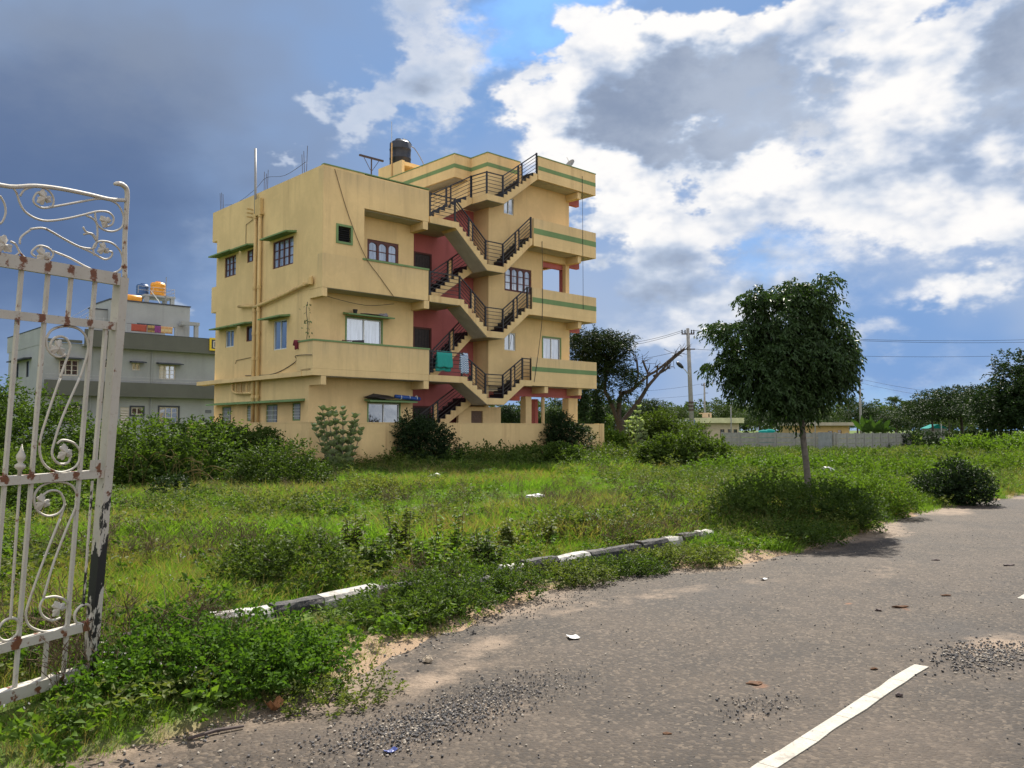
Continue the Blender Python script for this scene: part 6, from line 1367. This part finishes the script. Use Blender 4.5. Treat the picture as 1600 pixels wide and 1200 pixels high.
# ------------------------------------------------------------------ grass, weeds and gravel (scattered)
def scatter(name, P, rz, sc, idx, sources, label, tilt=None):
    """one stuff object: geometry nodes put a source mesh on every point"""
    me = bpy.data.meshes.new(name); me.vertices.add(len(P)); me.vertices.foreach_set('co', np.asarray(P, np.float32).ravel())
    R3 = np.zeros((len(P), 3), np.float32); R3[:, 2] = rz
    if tilt is not None: R3[:, :2] = tilt
    a = me.attributes.new('rot', 'FLOAT_VECTOR', 'POINT'); a.data.foreach_set('vector', R3.ravel())
    a = me.attributes.new('scl', 'FLOAT', 'POINT'); a.data.foreach_set('value', np.asarray(sc, np.float32))
    a = me.attributes.new('idx', 'INT', 'POINT'); a.data.foreach_set('value', np.asarray(idx, np.int32))
    o = link(bpy.data.objects.new(name, me)); o['kind'] = 'stuff'; o['label'] = label
    srcs = bpy.data.collections.new(name + '_sources')
    for i, m in enumerate(sources):
        so = bpy.data.objects.new('%s_source_%02d' % (name, i), m); srcs.objects.link(so)
    t = bpy.data.node_groups.new(name + '_scatter', 'GeometryNodeTree'); t.interface.new_socket('Geometry', in_out='INPUT', socket_type='NodeSocketGeometry'); t.interface.new_socket('Geometry', in_out='OUTPUT', socket_type='NodeSocketGeometry')
    N, L = t.nodes, t.links; gi, go = N.new('NodeGroupInput'), N.new('NodeGroupOutput'); ip = N.new('GeometryNodeInstanceOnPoints'); ci = N.new('GeometryNodeCollectionInfo')
    ci.inputs['Collection'].default_value = srcs; ci.inputs['Separate Children'].default_value = True; ci.inputs['Reset Children'].default_value = True
    def na(nm, tp):
        q = N.new('GeometryNodeInputNamedAttribute'); q.data_type = tp; q.inputs['Name'].default_value = nm; return q.outputs['Attribute']
    er = N.new('FunctionNodeEulerToRotation'); L.new(na('rot', 'FLOAT_VECTOR'), er.inputs[0])
    L.new(gi.outputs[0], ip.inputs['Points']); L.new(ci.outputs[0], ip.inputs['Instance']); ip.inputs['Pick Instance'].default_value = True
    L.new(na('idx', 'INT'), ip.inputs['Instance Index']); L.new(er.outputs[0], ip.inputs['Rotation']); L.new(na('scl', 'FLOAT'), ip.inputs['Scale']); L.new(ip.outputs[0], go.inputs[0])
    o.modifiers.new('scatter', 'NODES').node_group = t; return o
def tuft(seed, n, h, spread, w, mat, lean=.5):
    r = np.random.default_rng(seed); a = r.uniform(0, 6.283, n); rr = spread * np.sqrt(r.uniform(0, 1, n)); P = np.stack([rr * np.cos(a), rr * np.sin(a), np.full(n, -.02)], 1)
    A = unit(np.stack([np.cos(a + r.normal(0, .9, n)) * lean, np.sin(a + r.normal(0, .9, n)) * lean, np.ones(n)], 1) * 1.0 + r.normal(size=(n, 3)) * .12); Lh = h * r.uniform(.5, 1.15, n)
    S = unit(np.cross(A, rand_unit(r, n))); dirh = A * [1, 1, 0]; m = P + A * (Lh * .55)[:, None]; tip = m + unit(A + dirh * 1.3 - [0, 0, .25]) * (Lh * .5)[:, None]
    V = np.stack([P - S * w / 2, P + S * w / 2, m + S * w * .4, tip, m - S * w * .4], 1).reshape(-1, 3); k = np.arange(n)[:, None] * 5
    F_ = np.concatenate([k + [[0, 1, 2]], k + [[0, 2, 4]], k + [[4, 2, 3]]]); return np_mesh('grass_tuft', V, F_, mat, np.repeat(r.uniform(0, 1, n), 5))
def weedlet(seed, n, h, L, W, mat, flowers=0):
    r = np.random.default_rng(seed); C = np.stack([r.normal(0, h * .45, n), r.normal(0, h * .45, n), r.uniform(.1, 1, n) * h], 1); V, F_, T = sprays(r, C, unit(rand_unit(r, n) + [0, 0, .6]), 6, h * .45, L, W, .1); return np_mesh('weed_plant', V, F_, mat, T)
def flowerlet(seed):
    r = np.random.default_rng(seed); n = 5; P = np.stack([r.normal(0, .08, n), r.normal(0, .08, n), r.uniform(.12, .24, n)], 1); V, F_, m = leaf_verts(np.repeat(P, 3, 0), rand_unit(r, n * 3) + [0, -.2, .5], rand_unit(r, n * 3), np.full(n * 3, .009), np.full(n * 3, .009)); return np_mesh('flower_heads', V, F_, M['flower'])
def field_points(r, n, y0, y1, half=.74, dmin=.15, pw=1.0):
    Y = y0 + (y1 - y0) * r.uniform(0, 1, n) ** pw; X = r.uniform(-half, half, n) * Y + r.uniform(-1, 1, n); d = edge_dist(X, Y); ok = d > dmin
    c, s = math.cos(HROT), math.sin(HROT); dx, dy = X + 7.2827, Y - 30; ls = c * dx + s * dy; lt = -s * dx + c * dy; ok &= ~((ls > -.7) & (ls < 14.5) & (lt > -1.2) & (lt < 9))
    dx, dy = X + 28.07, Y - 49.87; ls = c * dx + s * dy; lt = -s * dx + c * dy; ok &= ~((ls > 0) & (ls < 13.5) & (lt > 0) & (lt < 8))
    return X[ok], Y[ok], d[ok]
def gdist(x, y): return kerb_dist(x, y, [Vector((-2.43, 5.0, 0)), Vector((-3.3, 3.2, 0))])
def kerb_dist(x, y, line=None):
    best = np.full(np.shape(x), 1e9); line = line or KERB
    for p, q in zip(line[:-1], line[1:]):
        dx, dy = q.x - p.x, q.y - p.y; t = np.clip(((x - p.x) * dx + (y - p.y) * dy) / (dx * dx + dy * dy), 0, 1); best = np.minimum(best, np.hypot(x - p.x - t * dx, y - p.y - t * dy))
    return best
M['stalk'] = plain('dead_stalk', (.10, .065, .035), .9, .4, 30)
def build_grass():
    r = np.random.default_rng(99); G, GD = M['grass'], M['grass_dry']
    src = [tuft(1, 30, .085, .10, .005, G, .7), tuft(2, 34, .115, .12, .005, G, .6), tuft(3, 26, .17, .11, .006, G, .4), tuft(4, 18, .18, .10, .005, GD, .4), tuft(5, 52, .19, .24, .010, G, .6), tuft(6, 46, .28, .28, .012, G, .45), tuft(7, 30, .34, .25, .012, GD, .4), tuft(8, 46, .42, .45, .024, G), tuft(9, 40, .45, .45, .024, GD, .4)]
    Ps, Sc, Id = [], [], []
    for n, y0, y1, pw, kind in ((42000, 3.2, 15, 1.25, 0), (34000, 11, 34, 1.15, 1), (26000, 28, 95, 1.2, 2), (9000, 90, 260, 1.0, 3)):
        X, Y, d = field_points(r, n, y0, y1, .78, .02, pw); m = len(X)
        lawn = sstep(vnoise(X, Y, 4.5, 31), .40, .62) * sstep(d, 1.2, 2.5)         # short and bright in the middle of the plot
        sc = r.uniform(.65, 1.25, m) * (1.0 - .66 * lawn) * (.45 + .55 * sstep(d, 0, 1.0)); dry = (r.uniform(0, 1, m) < (.05 + .20 * (1 - lawn)) * (vnoise(X, Y, 2.0, 33) > .35))
        thin = r.uniform(0, 1, m) < (.25 + .75 * sstep(d + (vnoise(X, Y, .7, 35) - .5) * .7, .0, .6))
        base = r.integers(0, 3, m) if kind == 0 else 4 + r.integers(0, 2, m) if kind == 1 else np.full(m, 7)
        di = 3 if kind == 0 else 6 if kind == 1 else 8; id_ = np.where(dry, di, base)
        kd = kerb_dist(X, Y); kd2 = kerb_dist(X, Y, KERB[3:6]); sc = sc * (.62 + .38 * sstep(kd, .25, .9)); thin &= (kd > .11) & ((kd2 > .42) | (r.uniform(0, 1, m) < .2)) & (gdist(X, Y) > .05); sc = sc * (.55 + .45 * sstep(gdist(X, Y), .1, .7))
        if kind == 3: sc = sc * 1.7
        if kind == 2: sc = sc * (1 - .35 * sstep(X / Y, .1, .3))
        Z = ground_z(X, Y); k = thin; Ps.append(np.stack([X, Y, Z], 1)[k]); Sc.append(sc[k]); Id.append(id_[k])
    P = np.concatenate(Ps); n = len(P); scatter('grass', P, r.uniform(0, 6.283, n), np.concatenate(Sc), np.concatenate(Id), src, 'grass growing over the open plot and the verge', r.normal(0, .10, (n, 2)))
    # broad leafed ground weeds, in patches
    ws = [weedlet(11, 9, .16, .05, .030, M['lf_bush']), weedlet(12, 9, .20, .055, .030, M['lf_mix']), weedlet(13, 10, .18, .06, .036, M['lf_bright']), weedlet(14, 18, .22, .050, .026, M['lf_bright']), weedlet(15, 20, .28, .055, .026, M['lf_mix']), weedlet(16, 18, .30, .055, .028, M['lf_bush']),
          weedlet(17, 30, .42, .085, .045, M['lf_bright']), weedlet(18, 32, .50, .08, .04, M['lf_mix']), weedlet(19, 30, .48, .085, .045, M['lf_bush'])]
    Ps, Sc, Id = [], [], []
    for n, y0, y1, b0 in ((9000, 3.2, 14, 0), (9000, 11, 36, 3), (9000, 30, 120, 6)):
        X, Y, d = field_points(r, n, y0, y1, .78, .12, 1.1); m = len(X); pt = vnoise(X, Y, 2.4, 41) - .16 * ((Y > 9.5) & (Y < 27) & (X / Y < .10)); near = np.exp(-((d - .7) / .75) ** 2)
        c, s = math.cos(HROT), math.sin(HROT); lt = -s * (X + 7.2827) + c * (Y - 30); wallside = sstep(lt, -7.5, -2.0) * (Y < 45)
        right = sstep(X / Y, .12, .3) * sstep(Y, 12, 18)
        keep = (r.uniform(0, 1, m) > (Y < 4.8) * .75) & (r.uniform(0, 1, m) < np.clip(sstep(pt, .50, .72) * .7 + near * 1.1 + wallside * .9 + right * .8, .05, 1)); id_ = b0 + (r.integers(0, 3, m)); id_ = np.where(wallside > .4, b0 + np.where(r.uniform(0, 1, m) < .7, 2 if b0 else 0, 1), id_)
        kd = kerb_dist(X, Y); kd2 = kerb_dist(X, Y, KERB[3:6]); keep &= (kd > .14) & (kd2 > .45) & (gdist(X, Y) > .35); sc = r.uniform(.6, 1.25, m) * (1 - .35 * near) * (1 + .35 * wallside) * (.72 + .28 * sstep(kd, .3, 1.0)) * (1 - .4 * sstep(Y, 34, 50)); Ps.append(np.stack([X, Y, ground_z(X, Y)], 1)[keep]); Sc.append(sc[keep]); Id.append(id_[keep])
    P = np.concatenate(Ps); n = len(P); scatter('weeds', P, r.uniform(0, 6.283, n), np.concatenate(Sc), np.concatenate(Id), ws, 'broad leafed weeds scattered through the grass')
    st_src = []
    for q in range(3):
        mb = MB(); rr = np.random.default_rng(200 + q)
        for i in range(7):
            x, y = rr.normal(0, .06, 2); h = rr.uniform(.18, .42); mb.tube([(x, y, 0), (x + rr.normal(0, .03), y + rr.normal(0, .03), h * .6), (x + rr.normal(0, .07), y + rr.normal(0, .07), h)], .0022, 3, cap=False)
            for j in range(3): z = h * rr.uniform(.5, 1); mb.tube([(x, y, z), (x + rr.normal(0, .05), y + rr.normal(0, .05), z + .05)], .002, 3, cap=False)
        st_src.append(mb.mesh('dry_stalk', M['stalk']))
    X, Y, d = field_points(r, 3000, 4.8, 34, .74, .5, 1.2); k = vnoise(X, Y, 1.9, 61) > .57; P = np.stack([X, Y, ground_z(X, Y)], 1)[k]; scatter('dead_stalks', P, r.uniform(0, 6.28, len(P)), r.uniform(.6, 1.2, len(P)), r.integers(0, 3, len(P)), st_src, 'dead brown stalks standing among the grass', r.normal(0, .2, (len(P), 2)))
    X, Y, d = field_points(r, 700, 3.4, 16, .7, .3, 1.1); k = vnoise(X, Y, 1.5, 51) > .58; P = np.stack([X, Y, ground_z(X, Y)], 1)[k]; scatter('wild_flowers', P, r.uniform(0, 6, len(P)), r.uniform(.7, 1.3, len(P)), r.integers(0, 2, len(P)), [flowerlet(1), flowerlet(2)], 'tiny white flowers in the grass')
build_grass()
def stone_mesh(seed, mat, flat=.6):
    r = np.random.default_rng(seed); bm = bmesh.new(); bmesh.ops.create_icosphere(bm, subdivisions=1, radius=.5)
    for v in bm.verts: v.co = Vector((v.co.x * r.uniform(.75, 1.2), v.co.y * r.uniform(.6, 1.1), v.co.z * flat * r.uniform(.8, 1.15)))
    me = bpy.data.meshes.new('gravel_stone'); bm.to_mesh(me); bm.free(); me.materials.append(mat); return me
def gravel():
    r = np.random.default_rng(123); mats = [plain('gravel_black', (.035, .034, .036), .8, .3, 40), plain('gravel_grey', (.11, .10, .095), .85, .3, 40), plain('gravel_pale', (.30, .26, .21), .85, .2, 40)]
    src = [stone_mesh(i, mats[i % 3]) for i in range(6)]; P, S, I = [], [], []
    def add(n, px_, py_, rx, ry, rot, smin, smax, dark=.8):
        u, w = r.normal(size=n) * rx, r.normal(size=n) * ry; c, s = math.cos(rot), math.sin(rot); x, y = px_ + u * c - w * s, py_ + u * s + w * c; k = edge_dist(x, y) < .25; x, y = x[k], y[k]; m = len(x)
        P.append(np.stack([x, y, np.full(m, .006)], 1)); S.append(smin + (smax - smin) * r.uniform(0, 1, m) ** 2.5); I.append(np.where(r.uniform(0, 1, m) < dark, r.integers(0, 2, m) * 3 + (r.uniform(0, 1, m) < .35), 2 + 3 * r.integers(0, 2, m)))
    add(3000, -.50, 4.62, .34, .15, .75, .005, .022); add(1700, -.10, 5.15, .34, .14, .75, .005, .019); add(500, 0.25, 7.75, .45, .16, .75, .006, .02); add(300, -.3, 7.2, .3, .1, .8, .006, .02)
    add(1700, 3.35, 6.05, .28, .14, .7, .006, .026); add(260, 1.42, 4.95, .18, .10, .6, .006, .02); add(300, 2.9, 7.0, 1.2, .5, .75, .004, .014)
    n = 7500; x = r.uniform(-3, 8, n); y = r.uniform(3.4, 14, n); k = edge_dist(x, y) < .3; P.append(np.stack([x, y, np.full(n, .004)], 1)[k]); S.append((.004 + .014 * r.uniform(0, 1, n) ** 4)[k]); I.append(r.integers(0, 6, n)[k])
    n = 1500; t = r.uniform(0, 1, n); i = r.integers(4, 14, n); e = EDGE; x = e[i, 0] + (e[i + 1, 0] - e[i, 0]) * t + r.normal(0, .14, n); y = e[i, 1] + (e[i + 1, 1] - e[i, 1]) * t + r.normal(0, .14, n); P.append(np.stack([x, y, np.maximum(.004, ground_z(x, y) + .003)], 1)); S.append(.006 + .022 * r.uniform(0, 1, n) ** 3); I.append(r.integers(0, 6, n))
    P = np.concatenate(P); n = len(P); scatter('gravel', P, r.uniform(0, 6.28, n), np.concatenate(S), np.concatenate(I), src, 'loose gravel scattered over the worn asphalt', r.uniform(-.5, .5, (n, 2)))
gravel()

# ------------------------------------------------------------------ litter and stones on the ground
def on(u, v, dz=0.0):
    p = gnd(u, v, .0); return Vector((p.x, p.y, max(0.0, float(ground_z(np.array(p.x), np.array(p.y)))) + dz))
plastic = plain('white_plastic', (.46, .46, .46), .5, .12, 9); tan = plain('tan_stone', (.36, .29, .21), .9, .25, 20); dung = plain('brown_mud', (.085, .04, .018), .95, .4, 30)
heap('plastic_bag', on(210, 852, .10), .17, .10, .09, plastic, 'crumpled white plastic bag in the grass right of the gate post', 'plastic bag', 31, .3)
heap('plastic_bag', gp_(1292, 25.0, .22), .20, .12, .12, plastic, 'white plastic bag caught in the weeds behind the street tree', 'plastic bag', 32, .3)
heap('plastic_bag', gp_(838, 18.3, .06), .22, .09, .06, plastic, 'white plastic scrap lying in the middle of the lawn', 'plastic bag', 33)
heap('plastic_bag', gp_(682, 24.5, .15), .14, .12, .10, plastic, 'small white bag in the shaded grass before the compound wall', 'plastic bag', 34)
heap('stone', on(668, 1035, .018), .032, .026, .030, tan, 'tan stone lying alone on the near road edge', 'stone', 35)
heap('stone', on(556, 1003, .02), .028, .022, .022, plastic, 'small white stone at the grass edge below the white kerb stone', 'stone', 36)
heap('mud_clump', on(1180, 1068, .004), .060, .036, .007, dung, 'flat orange brown mud patch left of the road marking', 'mud', 37, .2)
heap('mud_clump', on(1042, 1147, .004), .024, .015, .006, dung, 'small brown mud lump in the middle of the near road', 'mud', 38)
heap('mud_clump', on(1366, 1046, .006), .028, .016, .008, dung, 'brown mud lump just left of the road marking end', 'mud', 39)
heap('mud_clump', on(1372, 954, .006), .034, .022, .012, M['rebar'], 'dark clod left of the pair on the middle of the road', 'mud', 40)
heap('mud_clump', on(1407, 949, .006), .085, .022, .012, dung, 'long brown clod in the middle of the road', 'mud', 41, .15)
heap('mud_clump', on(1478, 931, .006), .06, .02, .008, dung, 'flat brown clod beyond the long one on the road', 'mud', 42)
heap('mud_clump', on(1576, 884, .008), .07, .03, .016, M['rebar'], 'dark clod near the right edge of the road', 'mud', 43, .3)
heap('mud_clump', on(1461, 876, .006), .05, .024, .014, M['rebar'], 'dark clod on the far part of the road', 'mud', 44)
heap('stone', on(1404, 1088, .008), .022, .018, .014, M['rebar'], 'black pebble just right of the road marking', 'stone', 45)
def paper(c, w, h, rot, mat, label, cat='paper', curl=.012):
    n = 5; vs = []
    for j in range(n):
        for i in range(n): x, y = (i / (n - 1) - .5) * w, (j / (n - 1) - .5) * h; vs.append((x * (1 - .12 * (j / (n - 1))), y, .006 + curl * (abs(x / w) ** 2 * 4 + math.sin(j * 1.7 + i) * .25)))
    mb = MB().add(vs, [(j * n + i, j * n + i + 1, (j + 1) * n + i + 1, (j + 1) * n + i) for j in range(n - 1) for i in range(n - 1)]); o = mb.build('paper_scrap', mat); o.location = c; o.rotation_euler = (0, 0, rot); o.modifiers.new('thickness', 'SOLIDIFY').thickness = .002; tag(o, label, cat)
paper(on(895, 997), .085, .105, .25, plain('white_paper', (.48, .48, .47), .7, .05, 9), 'white square paper scrap on the road below the kerb')
paper(on(1193, 906), .07, .05, .6, plastic, 'tiny white paper scrap on the road before the roadside shrubs')
paper(on(610, 1176), .07, .035, .9, plain('blue_scrap', (.03, .05, .20), .5, .1, 9), 'small dark blue scrap among the near gravel', 'scrap')
paper(on(428, 1112, .01), .10, .07, 1.1, plain('dry_leaf', (.25, .11, .045), .8, .3, 30), 'curled brown dry leaf at the foot of the foreground bush', 'leaf', .05)
st_ = MB().tube([(0, 0, .012), (.14, .06, .018), (.28, .09, .014)], [.008, .011, .007], 6).build('stick', M['rebar']); st_.location = on(293, 1158); st_.rotation_euler = (0, 0, .35); tag(st_, 'dark stick lying on the dirt at the near grass edge', 'stick')
